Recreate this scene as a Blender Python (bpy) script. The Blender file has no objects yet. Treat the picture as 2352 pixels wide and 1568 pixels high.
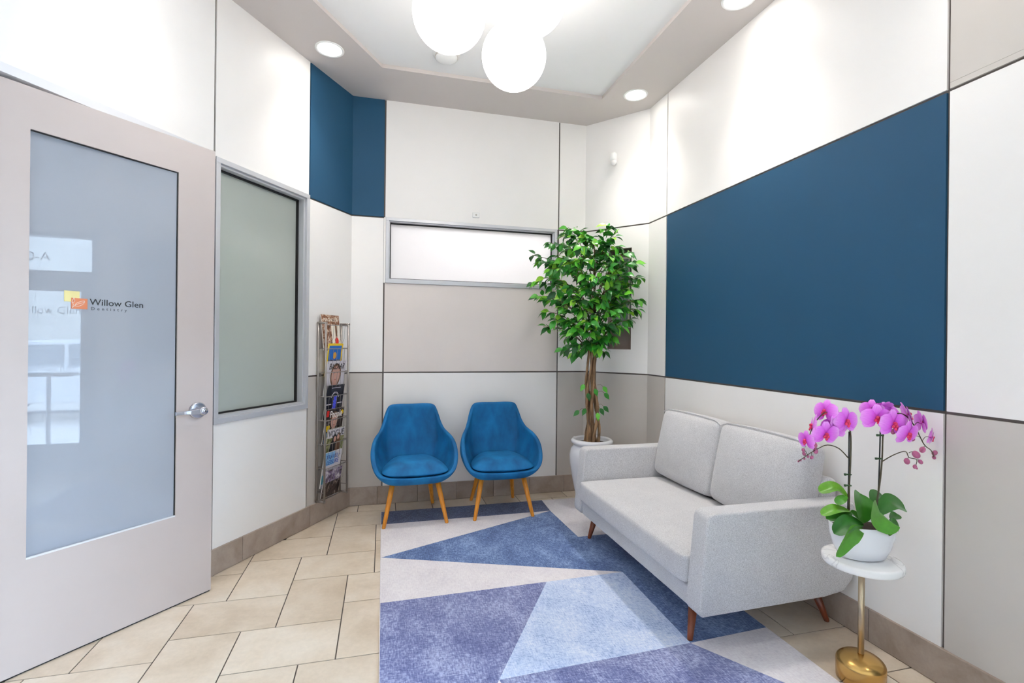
import bpy, bmesh, math, random
from mathutils import Vector, Matrix
random.seed(7)
SC = bpy.context.scene
COL = SC.collection
PI = math.pi

# ------------------------------------------------------------------ camera
F_PX, CX, CY, ROLL, YAW, EYE = 1138.0, 1176.0, 785.8, 0.0108, 0.2542, 1.36
cam_d = bpy.data.cameras.new('camera')
cam = bpy.data.objects.new('camera', cam_d)
COL.objects.link(cam)
SC.camera = cam
cam_d.sensor_width = 36.0
cam_d.lens = F_PX / 2352.0 * 36.0
cam_d.shift_y = (CY - 784.0) / 2352.0
cam_d.clip_start = 0.02
RGT = Vector((math.cos(YAW), -math.sin(YAW), 0))
FWD = Vector((math.sin(YAW), math.cos(YAW), 0))
UPV = Vector((0, 0, 1))
cxv = RGT * math.cos(ROLL) + UPV * math.sin(ROLL)
cyv = -RGT * math.sin(ROLL) + UPV * math.cos(ROLL)
czv = -FWD
cam.matrix_world = Matrix(((cxv.x, cyv.x, czv.x, 0), (cxv.y, cyv.y, czv.y, 0),
                           (cxv.z, cyv.z, czv.z, EYE), (0, 0, 0, 1)))

# ------------------------------------------------------------------ world, exposure
world = bpy.data.worlds.new('sky')
SC.world = world
world.use_nodes = True
bg = world.node_tree.nodes['Background']
bg.inputs[0].default_value = (0.57, 0.74, 1.0, 1)
bg.inputs[1].default_value = 50.0
SC.view_settings.view_transform = 'Standard'
SC.view_settings.look = 'None'
SC.view_settings.gamma = 1.0
SC.view_settings.use_curve_mapping = False
SC.view_settings.exposure = 0.42
SC.cycles.use_denoising = True
SC.cycles.max_bounces = 10
SC.cycles.diffuse_bounces = 6
SC.cycles.sample_clamp_indirect = 6.0

GLOBE_L = 5.2       # radiance of the glass globes
SPOT_W = 56.0        # power of each recessed downlight's beam
SPILL_W = 3.5        # and of the wider spill around it

def light(name, kind, loc, energy, color=(1, 1, 1), **kw):
    d = bpy.data.lights.new(name, kind)
    d.energy = energy
    d.color = color
    for k, v in kw.items():
        setattr(d, k, v)
    o = bpy.data.objects.new(name, d)
    COL.objects.link(o)
    o.location = loc
    return o

# daylight comes through the glazed entrance: a sky portal in the doorway keeps it clean
po = light('entrance_sky_portal', 'AREA', (2.30, -0.10, 1.2), 1.0, shape='RECTANGLE', size=2.4, size_y=2.6)
po.rotation_euler = (0, PI / 2, 0)
po.data.cycles.is_portal = True

# ------------------------------------------------------------------ measurements of the room
XR, YB, LA, LD = 2.189, 4.276, 0.5584, -2.486
ZS, Z1, Z2, ZB = 3.371, 2.390, 1.096, 0.150
NL = Vector((math.cos(LA), -math.sin(LA), 0))
DL = Vector((math.sin(LA), math.cos(LA), 0))
TH_L = math.atan2(DL.y, DL.x)
O_L = NL * LD
XC = -0.272                       # where the left wall meets the back wall
S_C = Vector((XC, YB, 0)).dot(DL)
DA, DB = Vector((1.80, YB, 0)), Vector((XR, 3.81, 0))
TH_D = math.atan2(DB.y - DA.y, DB.x - DA.x)
LEN_D = (DB - DA).length

# ------------------------------------------------------------------ materials
def lin(c):
    return tuple(((v / 255.0) / 12.92 if v / 255.0 <= 0.04045 else ((v / 255.0 + 0.055) / 1.055) ** 2.4) for v in c) + (1.0,)

MATS = {}
def new_mat(name):
    m = bpy.data.materials.new(name)
    m.use_nodes = True
    nt = m.node_tree
    b = nt.nodes['Principled BSDF']
    MATS[name] = m
    return m, nt, b

def coords(nt, scale=(1, 1, 1), kind='Object', rot=(0, 0, 0)):
    tc = nt.nodes.new('ShaderNodeTexCoord')
    mp = nt.nodes.new('ShaderNodeMapping')
    mp.inputs['Scale'].default_value = scale
    mp.inputs['Rotation'].default_value = rot
    nt.links.new(tc.outputs[kind], mp.inputs[0])
    return mp.outputs[0]

def noise(nt, vec, scale, detail=4, rough=0.55, dist=0.0):
    n = nt.nodes.new('ShaderNodeTexNoise')
    n.inputs['Scale'].default_value = scale
    n.inputs['Detail'].default_value = detail
    n.inputs['Roughness'].default_value = rough
    n.inputs['Distortion'].default_value = dist
    nt.links.new(vec, n.inputs['Vector'])
    return n.outputs['Fac']

def ramp(nt, fac, stops):
    r = nt.nodes.new('ShaderNodeValToRGB')
    el = r.color_ramp.elements
    while len(el) < len(stops):
        el.new(0.5)
    for e, (p, c) in zip(el, stops):
        e.position = p
        e.color = c
    nt.links.new(fac, r.inputs[0])
    return r.outputs[0]

def mixc(nt, fac, a, b, mode='MIX'):
    m = nt.nodes.new('ShaderNodeMix')
    m.data_type = 'RGBA'
    m.blend_type = mode
    for sock, v in ((m.inputs[0], fac), (m.inputs[6], a), (m.inputs[7], b)):
        if isinstance(v, (float, int)):
            sock.default_value = v
        elif isinstance(v, tuple):
            sock.default_value = v
        else:
            nt.links.new(v, sock)
    return m.outputs[2]

def bump(nt, b, fac, strength=0.2, dist=0.002):
    n = nt.nodes.new('ShaderNodeBump')
    n.inputs['Strength'].default_value = strength
    n.inputs['Distance'].default_value = dist
    nt.links.new(fac, n.inputs['Height'])
    nt.links.new(n.outputs[0], b.inputs['Normal'])

def mat(name, rgb, rough=0.5, metal=0.0, var=0.03, vscale=3.0, **kw):
    m, nt, b = new_mat(name)
    c = lin(rgb)
    if var > 0:
        f = noise(nt, coords(nt), vscale)
        lo = tuple(max(0, v * (1 - var)) for v in c[:3]) + (1,)
        hi = tuple(min(1, v * (1 + var)) for v in c[:3]) + (1,)
        nt.links.new(ramp(nt, f, [(0.3, lo), (0.7, hi)]), b.inputs['Base Color'])
    else:
        b.inputs['Base Color'].default_value = c
    b.inputs['Roughness'].default_value = rough
    b.inputs['Metallic'].default_value = metal
    for k, v in kw.items():
        b.inputs[k.replace('_', ' ')].default_value = v
    return m

mat('panel_white', (242, 239, 236), 0.42, var=0.01)
mat('panel_grey', (200, 193, 186), 0.42, var=0.02)
mat('panel_taupe', (224, 214, 208), 0.42, var=0.02)
mat('panel_blue', (34, 78, 108), 0.6, var=0.01, Specular_IOR_Level=0.3)
mat('reveal', (98, 90, 86), 0.6)
mat('soffit_paint', (206, 198, 194), 0.65, var=0.01)
mat('ceiling_white', (238, 238, 238), 0.7, var=0.01)
mat('aluminium', (206, 207, 211), 0.38, 0.35, var=0.01)
mat('white_frame', (225, 225, 228), 0.35, var=0.01)
mat('gasket_or_shade', (12, 12, 14), 0.6, var=0)  # black rubber; also colours the shade strips on the office door glass
mat('door_paint', (196, 183, 178), 0.36, var=0.015)
mat('brushed_steel', (190, 190, 198), 0.26, 0.85, var=0.02)
mat('rack_metal', (150, 144, 140), 0.36, 0.6, var=0.02)
mat('grout', (92, 84, 77), 0.8)
mat('plastic_white', (240, 240, 238), 0.4, var=0)
mat('plastic_dark', (40, 40, 42), 0.4, var=0)
mat('dark_frame', (70, 72, 78), 0.4, 0.3, var=0.02)
mat('champagne', (196, 178, 150), 0.30, 0.85, var=0.02)
mat('soil', (52, 40, 30), 0.95, var=0.3, vscale=60)
mat('ceramic_white', (236, 236, 240), 0.22, var=0)
mat('stem_green', (70, 62, 40), 0.5, var=0.2, vscale=40)
mat('stake', (14, 14, 15), 0.35, var=0)
mat('clip_green', (46, 80, 40), 0.4, var=0)
mat('bud', (176, 92, 130), 0.45, var=0.25, vscale=60)
mat('ink_black', (18, 18, 22), 0.5, var=0)
mat('ink_grey', (86, 86, 94), 0.5, var=0)
mat('logo_cream', (232, 218, 150), 0.5, var=0)
mat('logo_orange', (200, 112, 66), 0.5, var=0)
mat('logo_white', (248, 240, 232), 0.5, var=0)
mat('paper', (238, 236, 230), 0.6, var=0)

def mat_tile(name, a, b_, c_, rough, vs):
    m, nt, b = new_mat(name)
    oi = nt.nodes.new('ShaderNodeObjectInfo')
    ofs = nt.nodes.new('ShaderNodeVectorMath'); ofs.operation = 'MULTIPLY_ADD'
    geo = nt.nodes.new('ShaderNodeNewGeometry')
    cmb = nt.nodes.new('ShaderNodeCombineXYZ')
    for i in range(3):
        nt.links.new(oi.outputs['Random'], cmb.inputs[i])
    nt.links.new(cmb.outputs[0], ofs.inputs[0])
    ofs.inputs[1].default_value = (37, 53, 11)
    nt.links.new(geo.outputs['Position'], ofs.inputs[2])
    f1 = noise(nt, ofs.outputs[0], vs, 6, 0.6, 0.4)
    f2 = noise(nt, ofs.outputs[0], vs * 14, 4, 0.7)
    base = ramp(nt, f1, [(0.32, lin(a)), (0.5, lin(b_)), (0.72, lin(c_))])
    sp = ramp(nt, f2, [(0.35, (0.86, 0.86, 0.86, 1)), (0.65, (1, 1, 1, 1))])
    col = mixc(nt, 0.5, base, sp, 'MULTIPLY')
    rv = ramp(nt, oi.outputs['Random'], [(0, (0.93, 0.92, 0.91, 1)), (1, (1, 1, 1, 1))])
    nt.links.new(mixc(nt, 1.0, col, rv, 'MULTIPLY'), b.inputs['Base Color'])
    b.inputs['Roughness'].default_value = rough
    bump(nt, b, f2, 0.06, 0.001)
    return m
mat_tile('floor_tile', (206, 188, 166), (220, 204, 184), (230, 218, 202), 0.36, 3.0)
mat_tile('base_tile', (148, 131, 118), (168, 152, 140), (182, 168, 157), 0.5, 5.0)

def mat_fabric():
    m, nt, b = new_mat('sofa_fabric')
    v = coords(nt)
    f1 = noise(nt, v, 360, 3, 0.75)
    f2 = noise(nt, v, 9, 4, 0.6)
    c1 = ramp(nt, f1, [(0.34, lin((164, 161, 163))), (0.5, lin((202, 200, 201))), (0.66, lin((224, 223, 223)))])
    c2 = ramp(nt, f2, [(0.3, (0.93, 0.93, 0.94, 1)), (0.7, (1, 1, 1, 1))])
    nt.links.new(mixc(nt, 1.0, c1, c2, 'MULTIPLY'), b.inputs['Base Color'])
    b.inputs['Roughness'].default_value = 0.95
    b.inputs['Sheen Weight'].default_value = 0.25
    bump(nt, b, f1, 0.2, 0.0012)
mat_fabric()

def mat_velvet():
    m, nt, b = new_mat('blue_velvet')
    v = coords(nt)
    f1 = noise(nt, coords(nt, (1, 1, 0.55)), 8, 4, 0.55, 0.15)
    f2 = noise(nt, v, 420, 2, 0.6)
    c1 = ramp(nt, f1, [(0.30, lin((0, 80, 128))), (0.52, lin((0, 102, 158))), (0.74, lin((6, 122, 180)))])
    nt.links.new(c1, b.inputs['Base Color'])
    b.inputs['Roughness'].default_value = 0.75
    b.inputs['Sheen Weight'].default_value = 0.30
    b.inputs['Sheen Roughness'].default_value = 0.35
    b.inputs['Sheen Tint'].default_value = lin((30, 150, 215))
    bump(nt, b, f2, 0.12, 0.0008)
mat_velvet()

def mat_wood(name, a, b_, rough=0.35, sc=(60, 60, 4)):
    m, nt, b = new_mat(name)
    f = noise(nt, coords(nt, sc), 1.0, 4, 0.6, 0.6)
    nt.links.new(ramp(nt, f, [(0.3, lin(a)), (0.7, lin(b_))]), b.inputs['Base Color'])
    b.inputs['Roughness'].default_value = rough
mat_wood('oak_orange', (196, 116, 24), (232, 154, 52))
mat_wood('walnut', (92, 40, 18), (136, 66, 34), 0.3)
mat_wood('bark', (70, 50, 34), (176, 138, 100), 0.8, (40, 40, 6))
mat_wood('twig', (84, 66, 38), (120, 96, 60), 0.7)

def mat_rug(name, dark, mid, light_):
    m, nt, b = new_mat(name)
    v1 = coords(nt, (34, 150, 1))
    v2 = coords(nt, (150, 30, 1))
    v3 = coords(nt, (5.5, 4.0, 1))
    f1 = noise(nt, v1, 1, 3, 0.7)
    f2 = noise(nt, v2, 1, 3, 0.7)
    f3 = noise(nt, v3, 1, 5, 0.65, 0.6)
    def math_(op, a, b2, val=None):
        n = nt.nodes.new('ShaderNodeMath'); n.operation = op
        nt.links.new(a, n.inputs[0])
        if val is None: nt.links.new(b2, n.inputs[1])
        else: n.inputs[1].default_value = val
        return n.outputs[0]
    s = math_('ADD', f1, f2)
    s = math_('MULTIPLY', s, None, 0.42)
    t = math_('MULTIPLY', f3, None, 0.36)
    s = math_('ADD', s, t)
    nt.links.new(ramp(nt, s, [(0.47, lin(dark)), (0.59, lin(mid)), (0.71, lin(light_))]), b.inputs['Base Color'])
    b.inputs['Roughness'].default_value = 0.95
    b.inputs['Sheen Weight'].default_value = 0.15
    bump(nt, b, f1, 0.15, 0.001)
mat_rug('rug_white', (208, 202, 208), (222, 216, 220), (232, 228, 230))
mat_rug('rug_blue', (46, 68, 112), (86, 110, 158), (140, 164, 204))
mat_rug('rug_navy', (52, 60, 92), (78, 88, 124), (120, 132, 168))
mat_rug('rug_purple', (76, 82, 128), (116, 122, 166), (174, 180, 212))
mat_rug('rug_light', (138, 158, 202), (184, 200, 230), (216, 223, 240))

def mat_marble():
    m, nt, b = new_mat('marble')
    f = noise(nt, coords(nt), 5, 4, 0.5, 1.6)
    nt.links.new(ramp(nt, f, [(0.475, lin((240, 239, 238))), (0.498, lin((212, 210, 211))), (0.505, lin((240, 239, 238))), (1.0, lin((236, 235, 234)))]), b.inputs['Base Color'])
    b.inputs['Roughness'].default_value = 0.16
mat_marble()
mat('gold', (206, 164, 96), 0.24, 0.9, var=0.02)

def mat_leaf(name, stops, src):
    m, nt, b = new_mat(name)
    if src == 'obj':
        n = nt.nodes.new('ShaderNodeObjectInfo'); o = n.outputs['Random']
    else:
        n = nt.nodes.new('ShaderNodeNewGeometry'); o = n.outputs['Random Per Island']
    f = noise(nt, coords(nt), 55, 3)
    c = ramp(nt, o, [(p, lin(x)) for p, x in stops])
    d = ramp(nt, f, [(0.3, (0.8, 0.8, 0.8, 1)), (0.7, (1.0, 1.0, 1.0, 1))])
    nt.links.new(mixc(nt, 1.0, c, d, 'MULTIPLY'), b.inputs['Base Color'])
    b.inputs['Roughness'].default_value = 0.34
    b.inputs['Subsurface Weight'].default_value = 0.0
FIC = [(0.0, (28, 82, 36)), (0.3, (44, 122, 42)), (0.6, (62, 158, 46)), (0.85, (110, 198, 54)), (1.0, (156, 212, 64))]
mat_leaf('ficus_leaf', FIC, 'obj')
mat_leaf('ficus_leaf_mass', FIC, 'isl')
mat_leaf('orchid_leaf', [(0.0, (44, 104, 34)), (0.5, (66, 134, 40)), (1.0, (100, 158, 30))], 'obj')

def mat_petal():
    m, nt, b = new_mat('petal')
    tc = nt.nodes.new('ShaderNodeTexCoord')
    sep = nt.nodes.new('ShaderNodeSeparateXYZ')
    nt.links.new(tc.outputs['Object'], sep.inputs[0])
    mr = nt.nodes.new('ShaderNodeMapRange')
    mr.inputs['From Min'].default_value = 0.0
    mr.inputs['From Max'].default_value = 0.05
    nt.links.new(sep.outputs[1], mr.inputs['Value'])
    c = ramp(nt, mr.outputs[0], [(0.0, lin((196, 44, 176))), (0.3, lin((224, 84, 226))), (0.75, lin((242, 138, 244))), (1.0, lin((246, 170, 246)))])
    f = noise(nt, coords(nt, (420, 40, 40)), 1, 2)
    v = ramp(nt, f, [(0.35, (0.84, 0.72, 0.86, 1)), (0.6, (1, 1, 1, 1))])
    nt.links.new(mixc(nt, 0.7, c, v, 'MULTIPLY'), b.inputs['Base Color'])
    b.inputs['Roughness'].default_value = 0.5
    b.inputs['Sheen Weight'].default_value = 0.2
mat_petal()
mat('lip', (214, 40, 90), 0.45, var=0.3, vscale=120)

def mat_emit(name, rgb, strength):
    m, nt, b = new_mat(name)
    b.inputs['Base Color'].default_value = lin(rgb)
    b.inputs['Emission Color'].default_value = lin(rgb)
    b.inputs['Emission Strength'].default_value = strength
    b.inputs['Roughness'].default_value = 0.15
mat_emit('globe_glass', (255, 249, 242), GLOBE_L)
mat_emit('lamp_disc', (255, 252, 246), 14.0)

def mat_frost(name, rgb, trans, coat_rough=0.02, rough=0.5, ior=1.5):
    """Acid-etched glass: a diffusing body that lets light through, with a polished or soft face."""
    m, nt, b = new_mat(name)
    out = nt.nodes['Material Output']
    nt.nodes.remove(b)
    di = nt.nodes.new('ShaderNodeBsdfDiffuse'); di.inputs[0].default_value = lin(rgb)
    tr = nt.nodes.new('ShaderNodeBsdfTranslucent'); tr.inputs[0].default_value = lin(rgb)
    mx = nt.nodes.new('ShaderNodeMixShader'); mx.inputs[0].default_value = trans
    nt.links.new(di.outputs[0], mx.inputs[1]); nt.links.new(tr.outputs[0], mx.inputs[2])
    gl = nt.nodes.new('ShaderNodeBsdfGlossy'); gl.inputs['Roughness'].default_value = coat_rough
    fr = nt.nodes.new('ShaderNodeFresnel'); fr.inputs[0].default_value = ior
    m2 = nt.nodes.new('ShaderNodeMixShader')
    nt.links.new(fr.outputs[0], m2.inputs[0])
    nt.links.new(mx.outputs[0], m2.inputs[1]); nt.links.new(gl.outputs[0], m2.inputs[2])
    nt.links.new(m2.outputs[0], out.inputs['Surface'])
mat_frost('door_glass', (190, 195, 205), 0.25, 0.012, ior=1.58)
mat_frost('window_glass', (206, 213, 206), 0.35, 0.12, ior=1.5)
mat_frost('transom_glass', (232, 232, 234), 0.62, 0.10, ior=1.45)

def mat_clear(name, tint=(0.95, 0.98, 0.97, 1), rough=0.0):
    m, nt, b = new_mat(name)
    out = nt.nodes['Material Output']
    nt.nodes.remove(b)
    tp = nt.nodes.new('ShaderNodeBsdfTransparent'); tp.inputs[0].default_value = tint
    gl = nt.nodes.new('ShaderNodeBsdfGlossy'); gl.inputs['Roughness'].default_value = rough
    fr = nt.nodes.new('ShaderNodeFresnel'); fr.inputs[0].default_value = 1.45
    m2 = nt.nodes.new('ShaderNodeMixShader')
    nt.links.new(fr.outputs[0], m2.inputs[0])
    nt.links.new(tp.outputs[0], m2.inputs[1]); nt.links.new(gl.outputs[0], m2.inputs[2])
    nt.links.new(m2.outputs[0], out.inputs['Surface'])
mat_clear('clear_glass')

def mat_textured_glass():
    m, nt, b = new_mat('reeded_glass')
    f = noise(nt, coords(nt, (90, 90, 7)), 1, 3, 0.6)
    nt.links.new(ramp(nt, f, [(0.3, lin((104, 124, 116))), (0.7, lin((150, 166, 158)))]), b.inputs['Base Color'])
    b.inputs['Roughness'].default_value = 0.12
    bump(nt, b, f, 0.5, 0.004)
mat_textured_glass()

# ------------------------------------------------------------------ mesh helpers
class MB:
    def __init__(self):
        self.bm = bmesh.new()
    def box(self, x0, x1, y0, y1, z0, z1, mi=0):
        vs = [self.bm.verts.new((x, y, z)) for x in (x0, x1) for y in (y0, y1) for z in (z0, z1)]
        for q in ((0, 1, 3, 2), (4, 6, 7, 5), (0, 4, 5, 1), (2, 3, 7, 6), (0, 2, 6, 4), (1, 5, 7, 3)):
            self.bm.faces.new([vs[i] for i in q]).material_index = mi
        return self
    def ring(self, c, ax, r, n, ref=None):
        ax = ax.normalized()
        u = ref if ref is not None else (Vector((0, 0, 1)) if abs(ax.z) < 0.9 else Vector((1, 0, 0)))
        u = (u - ax * u.dot(ax)).normalized()
        w = ax.cross(u)
        return [self.bm.verts.new(c + (u * math.cos(2 * PI * i / n) + w * math.sin(2 * PI * i / n)) * r) for i in range(n)], u
    def tube(self, pts, rad, n=8, cap=True, mi=0):
        pts = [Vector(p) for p in pts]
        if not isinstance(rad, (list, tuple)):
            rad = [rad] * len(pts)
        rings, ref = [], None
        for i, p in enumerate(pts):
            if i == 0: ax = pts[1] - pts[0]
            elif i == len(pts) - 1: ax = pts[-1] - pts[-2]
            else: ax = (pts[i + 1] - p).normalized() + (p - pts[i - 1]).normalized()
            r_, ref = self.ring(p, ax, rad[i], n, ref)
            rings.append(r_)
        for a, b in zip(rings, rings[1:]):
            for i in range(n):
                f = self.bm.faces.new((a[i], a[(i + 1) % n], b[(i + 1) % n], b[i])); f.material_index = mi; f.smooth = True
        if cap:
            self.bm.faces.new(rings[0][::-1]).material_index = mi
            self.bm.faces.new(rings[-1]).material_index = mi
        return self
    def lathe(self, prof, n=40, sx=1.0, sy=1.0, c=(0, 0, 0), mi=0, smooth=True):
        rings = []
        for r, z in prof:
            if r < 1e-6:
                rings.append([self.bm.verts.new((c[0], c[1], c[2] + z))])
            else:
                rings.append([self.bm.verts.new((c[0] + sx * r * math.cos(2 * PI * i / n), c[1] + sy * r * math.sin(2 * PI * i / n), c[2] + z)) for i in range(n)])
        for a, b in zip(rings, rings[1:]):
            for i in range(n):
                j = (i + 1) % n
                if len(a) == 1 and len(b) == 1: continue
                if len(a) == 1: f = self.bm.faces.new((a[0], b[j], b[i]))
                elif len(b) == 1: f = self.bm.faces.new((a[i], a[j], b[0]))
                else: f = self.bm.faces.new((a[i], a[j], b[j], b[i]))
                f.smooth = smooth; f.material_index = mi
        return self
    def poly(self, pts, mi=0):
        f = self.bm.faces.new([self.bm.verts.new(p) for p in pts]); f.material_index = mi
        return self
    def prism(self, pts, z0, z1, mi=0):
        """2-D polygon in x,y pushed up from z0 to z1."""
        a = [self.bm.verts.new((p[0], p[1], z0)) for p in pts]
        b = [self.bm.verts.new((p[0], p[1], z1)) for p in pts]
        n = len(pts)
        self.bm.faces.new(a[::-1]).material_index = mi
        self.bm.faces.new(b).material_index = mi
        for i in range(n):
            self.bm.faces.new((a[i], a[(i + 1) % n], b[(i + 1) % n], b[i])).material_index = mi
        return self
    def prism_y(self, pts, y0, y1, mi=0):
        """2-D polygon in x,z pushed along y."""
        a = [self.bm.verts.new((p[0], y0, p[1])) for p in pts]
        b = [self.bm.verts.new((p[0], y1, p[1])) for p in pts]
        n = len(pts)
        self.bm.faces.new(a).material_index = mi
        self.bm.faces.new(b[::-1]).material_index = mi
        for i in range(n):
            self.bm.faces.new((a[i], b[i], b[(i + 1) % n], a[(i + 1) % n])).material_index = mi
        return self
    def grid(self, rows, closed=False, mi=0, smooth=True):
        vs = [[self.bm.verts.new(p) for p in r] for r in rows]
        for a, b in zip(vs, vs[1:]):
            m = len(a)
            for i in range(m if closed else m - 1):
                f = self.bm.faces.new((a[i], a[(i + 1) % m], b[(i + 1) % m], b[i])); f.smooth = smooth; f.material_index = mi
        return vs
    def sphere(self, c, r, n=16, m=10, mi=0, sz=1.0):
        prof = [(r * math.sin(PI * i / m), -r * sz * math.cos(PI * i / m)) for i in range(m + 1)]
        prof[0] = (0, -r * sz); prof[-1] = (0, r * sz)
        return self.lathe(prof, n, c=c, mi=mi)
    def cushion(self, hx, hy, hz, r, n=12, puff=(0, 0, 0), mi=0):
        """A stuffed box: rounded edges of radius r, faces bulged by puff."""
        cube = bmesh.new()
        bmesh.ops.create_cube(cube, size=2.0)
        bmesh.ops.subdivide_edges(cube, edges=cube.edges[:], cuts=n - 1, use_grid_fill=True)
        mp = {}
        H = Vector((hx, hy, hz))
        for v in cube.verts:
            q = v.co
            # pull grid lines towards the edges so the rounding is resolved
            p = Vector([math.copysign(abs(c) ** 0.75, c) * h for c, h in zip(q, H)])
            inner = Vector([max(-(h - r), min(h - r, c)) for c, h in zip(p, H)])
            d = p - inner
            if d.length > 1e-9:
                p = inner + d.normalized() * r if max(abs(c) for c in q) > 0.999 else p
            a, b_, c_ = p.x / hx, p.y / hy, p.z / hz
            w = lambda s: max(0.0, 1 - s * s)
            p.x += math.copysign(puff[0] * w(b_) * w(c_), a) * abs(a)
            p.y += math.copysign(puff[1] * w(a) * w(c_), b_) * abs(b_)
            p.z += math.copysign(puff[2] * w(a) * w(b_), c_) * abs(c_)
            mp[v] = self.bm.verts.new(p)
        for f in cube.faces:
            g = self.bm.faces.new([mp[v] for v in f.verts]); g.smooth = True; g.material_index = mi
        cube.free()
        return self
    def xform(self, M):
        bmesh.ops.transform(self.bm, matrix=M, verts=self.bm.verts[:])
        return self
    def mesh(self, name, smooth=None):
        bmesh.ops.recalc_face_normals(self.bm, faces=self.bm.faces[:])
        if smooth is not None:
            for f in self.bm.faces: f.smooth = smooth
        me = bpy.data.meshes.new(name)
        self.bm.to_mesh(me)
        self.bm.free()
        return me

def put(name, me, mats, parent=None, loc=(0, 0, 0), rotz=0.0, bevel=0.0, seg=2, sub=0, solid=0.0, solid_off=-1):
    o = bpy.data.objects.new(name, me)
    COL.objects.link(o)
    if mats is not None:
        if isinstance(mats, str): mats = [mats]
        if len(me.materials) == 0:
            for m in mats: me.materials.append(MATS[m])
    o.location = loc
    o.rotation_euler = (0, 0, rotz)
    if parent is not None: o.parent = parent
    if solid:
        s = o.modifiers.new('thick', 'SOLIDIFY'); s.thickness = solid; s.offset = solid_off
    if bevel:
        b = o.modifiers.new('bevel', 'BEVEL'); b.width = bevel; b.segments = seg; b.limit_method = 'ANGLE'; b.angle_limit = 0.6
        b.harden_normals = False
    if sub:
        s = o.modifiers.new('sub', 'SUBSURF'); s.levels = sub; s.render_levels = sub
    return o

def empty(name, loc=(0, 0, 0), rotz=0.0):
    o = bpy.data.objects.new(name, None)
    COL.objects.link(o)
    o.location = loc
    o.rotation_euler = (0, 0, rotz)
    o.empty_display_size = 0.1
    return o

def tag(o, label, cat, group=None, kind=None):
    o['label'] = label
    o['category'] = cat
    if group: o['group'] = group
    if kind: o['kind'] = kind
    return o

def box_part(name, m, parent, *b, bevel=0.0):
    return put(name, MB().box(*b).mesh(name), m, parent, bevel=bevel)

def text_mesh(s, size, shear=0.0, spacing=1.0, xscale=1.0, bold=0.0, align='LEFT'):
    cu = bpy.data.curves.new('lettering', 'FONT')
    cu.body = s
    cu.size = size
    cu.shear = shear
    cu.space_character = spacing
    cu.offset = bold
    cu.extrude = 0.0004
    cu.align_x = align
    cu.resolution_u = 3
    t = bpy.data.objects.new('t', cu)
    COL.objects.link(t)
    dg = bpy.context.evaluated_depsgraph_get()
    dg.update()
    me = bpy.data.meshes.new_from_object(t.evaluated_get(dg))
    bpy.data.objects.remove(t)
    bpy.data.curves.remove(cu)
    # stand the flat text up: x stays, y becomes z, faces -y
    me.transform(Matrix(((xscale, 0, 0, 0), (0, 0, -1, 0), (0, 1, 0, 0), (0, 0, 0, 1))))
    me.name = 'lettering'
    return me

def catmull(pts, k, closed=False):
    pts = [Vector(p) for p in pts]
    n = len(pts)
    out = []
    rng = range(n if closed else n - 1)
    for i in rng:
        if closed:
            p0, p1, p2, p3 = pts[(i - 1) % n], pts[i], pts[(i + 1) % n], pts[(i + 2) % n]
        else:
            p0, p1, p2, p3 = pts[max(0, i - 1)], pts[i], pts[i + 1], pts[min(n - 1, i + 2)]
        for j in range(k):
            t = j / k
            out.append(0.5 * ((2 * p1) + (p2 - p0) * t + (2 * p0 - 5 * p1 + 4 * p2 - p3) * t * t + (3 * p1 - p0 - 3 * p2 + p3) * t ** 3))
    if not closed: out.append(pts[-1])
    return out

# ================================================================== THE SETTING
PT = 0.010          # panel thickness
def wall(name, label, loc, rotz, pieces, depth=0.12):
    m = MB()
    for x0, x1, z0, z1 in pieces:
        m.box(x0, x1, PT, depth, z0, z1)
    w = put(name, m.mesh(name), 'reveal', None, loc, rotz)
    return tag(w, label, 'wall', kind='structure')

def panel(w, m, x0, x1, z0, z1, hole=None):
    b = MB()
    if hole:
        hx0, hx1, hz0, hz1 = hole
        b.box(x0, hx0, 0, PT, z0, z1); b.box(hx1, x1, 0, PT, z0, z1)
        b.box(hx0, hx1, 0, PT, z0, hz0); b.box(hx0, hx1, 0, PT, hz1, z1)
    else:
        b.box(x0, x1, 0, PT, z0, z1)
    return put('panel', b.mesh('panel'), m, w)

G = 0.006           # half a joint
TOP = ZS + 0.03
LOWER = (ZB - 0.01, Z2 - G)
MID = (Z2 + G, Z1 - G)
UPPER = (Z1 + G, TOP)

# ---- left wall, x runs along the wall towards the back corner
DOOR_X0, DOOR_X1, DOOR_H = 1.238, 2.105, 2.385
WIN = (2.195, 2.978, 0.868, 2.408)
SIDE = (0.62, 1.222)
wl = wall('wall_left', 'left wall of white panels running from the office door to the corner', O_L, TH_L,
          [(-0.05, SIDE[0], 0, TOP), (SIDE[0], 2.195, 2.39, TOP), (2.105, 2.195, 0, 2.39),
           (2.195, WIN[1], 0, WIN[2]), (2.195, WIN[1], WIN[3], TOP), (WIN[1], S_C + 0.06, 0, TOP)])
panel(wl, 'panel_white', 0.0, 2.188, Z1 + G, TOP)
panel(wl, 'panel_white', 0.0, SIDE[0] - 0.03, ZB - 0.01, Z1 - G)
panel(wl, 'panel_white', 2.200, 2.982 - G, WIN[3] + 0.001, TOP)
panel(wl, 'panel_white', 2.205, 2.982 - G, ZB - 0.01, WIN[2] - 0.001)
panel(wl, 'panel_grey', 2.982 + G, S_C + 0.01, *LOWER)
panel(wl, 'panel_white', 2.982 + G, S_C + 0.01, *MID)
panel(wl, 'panel_blue', 2.982 + G, S_C + 0.01, *UPPER)

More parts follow.
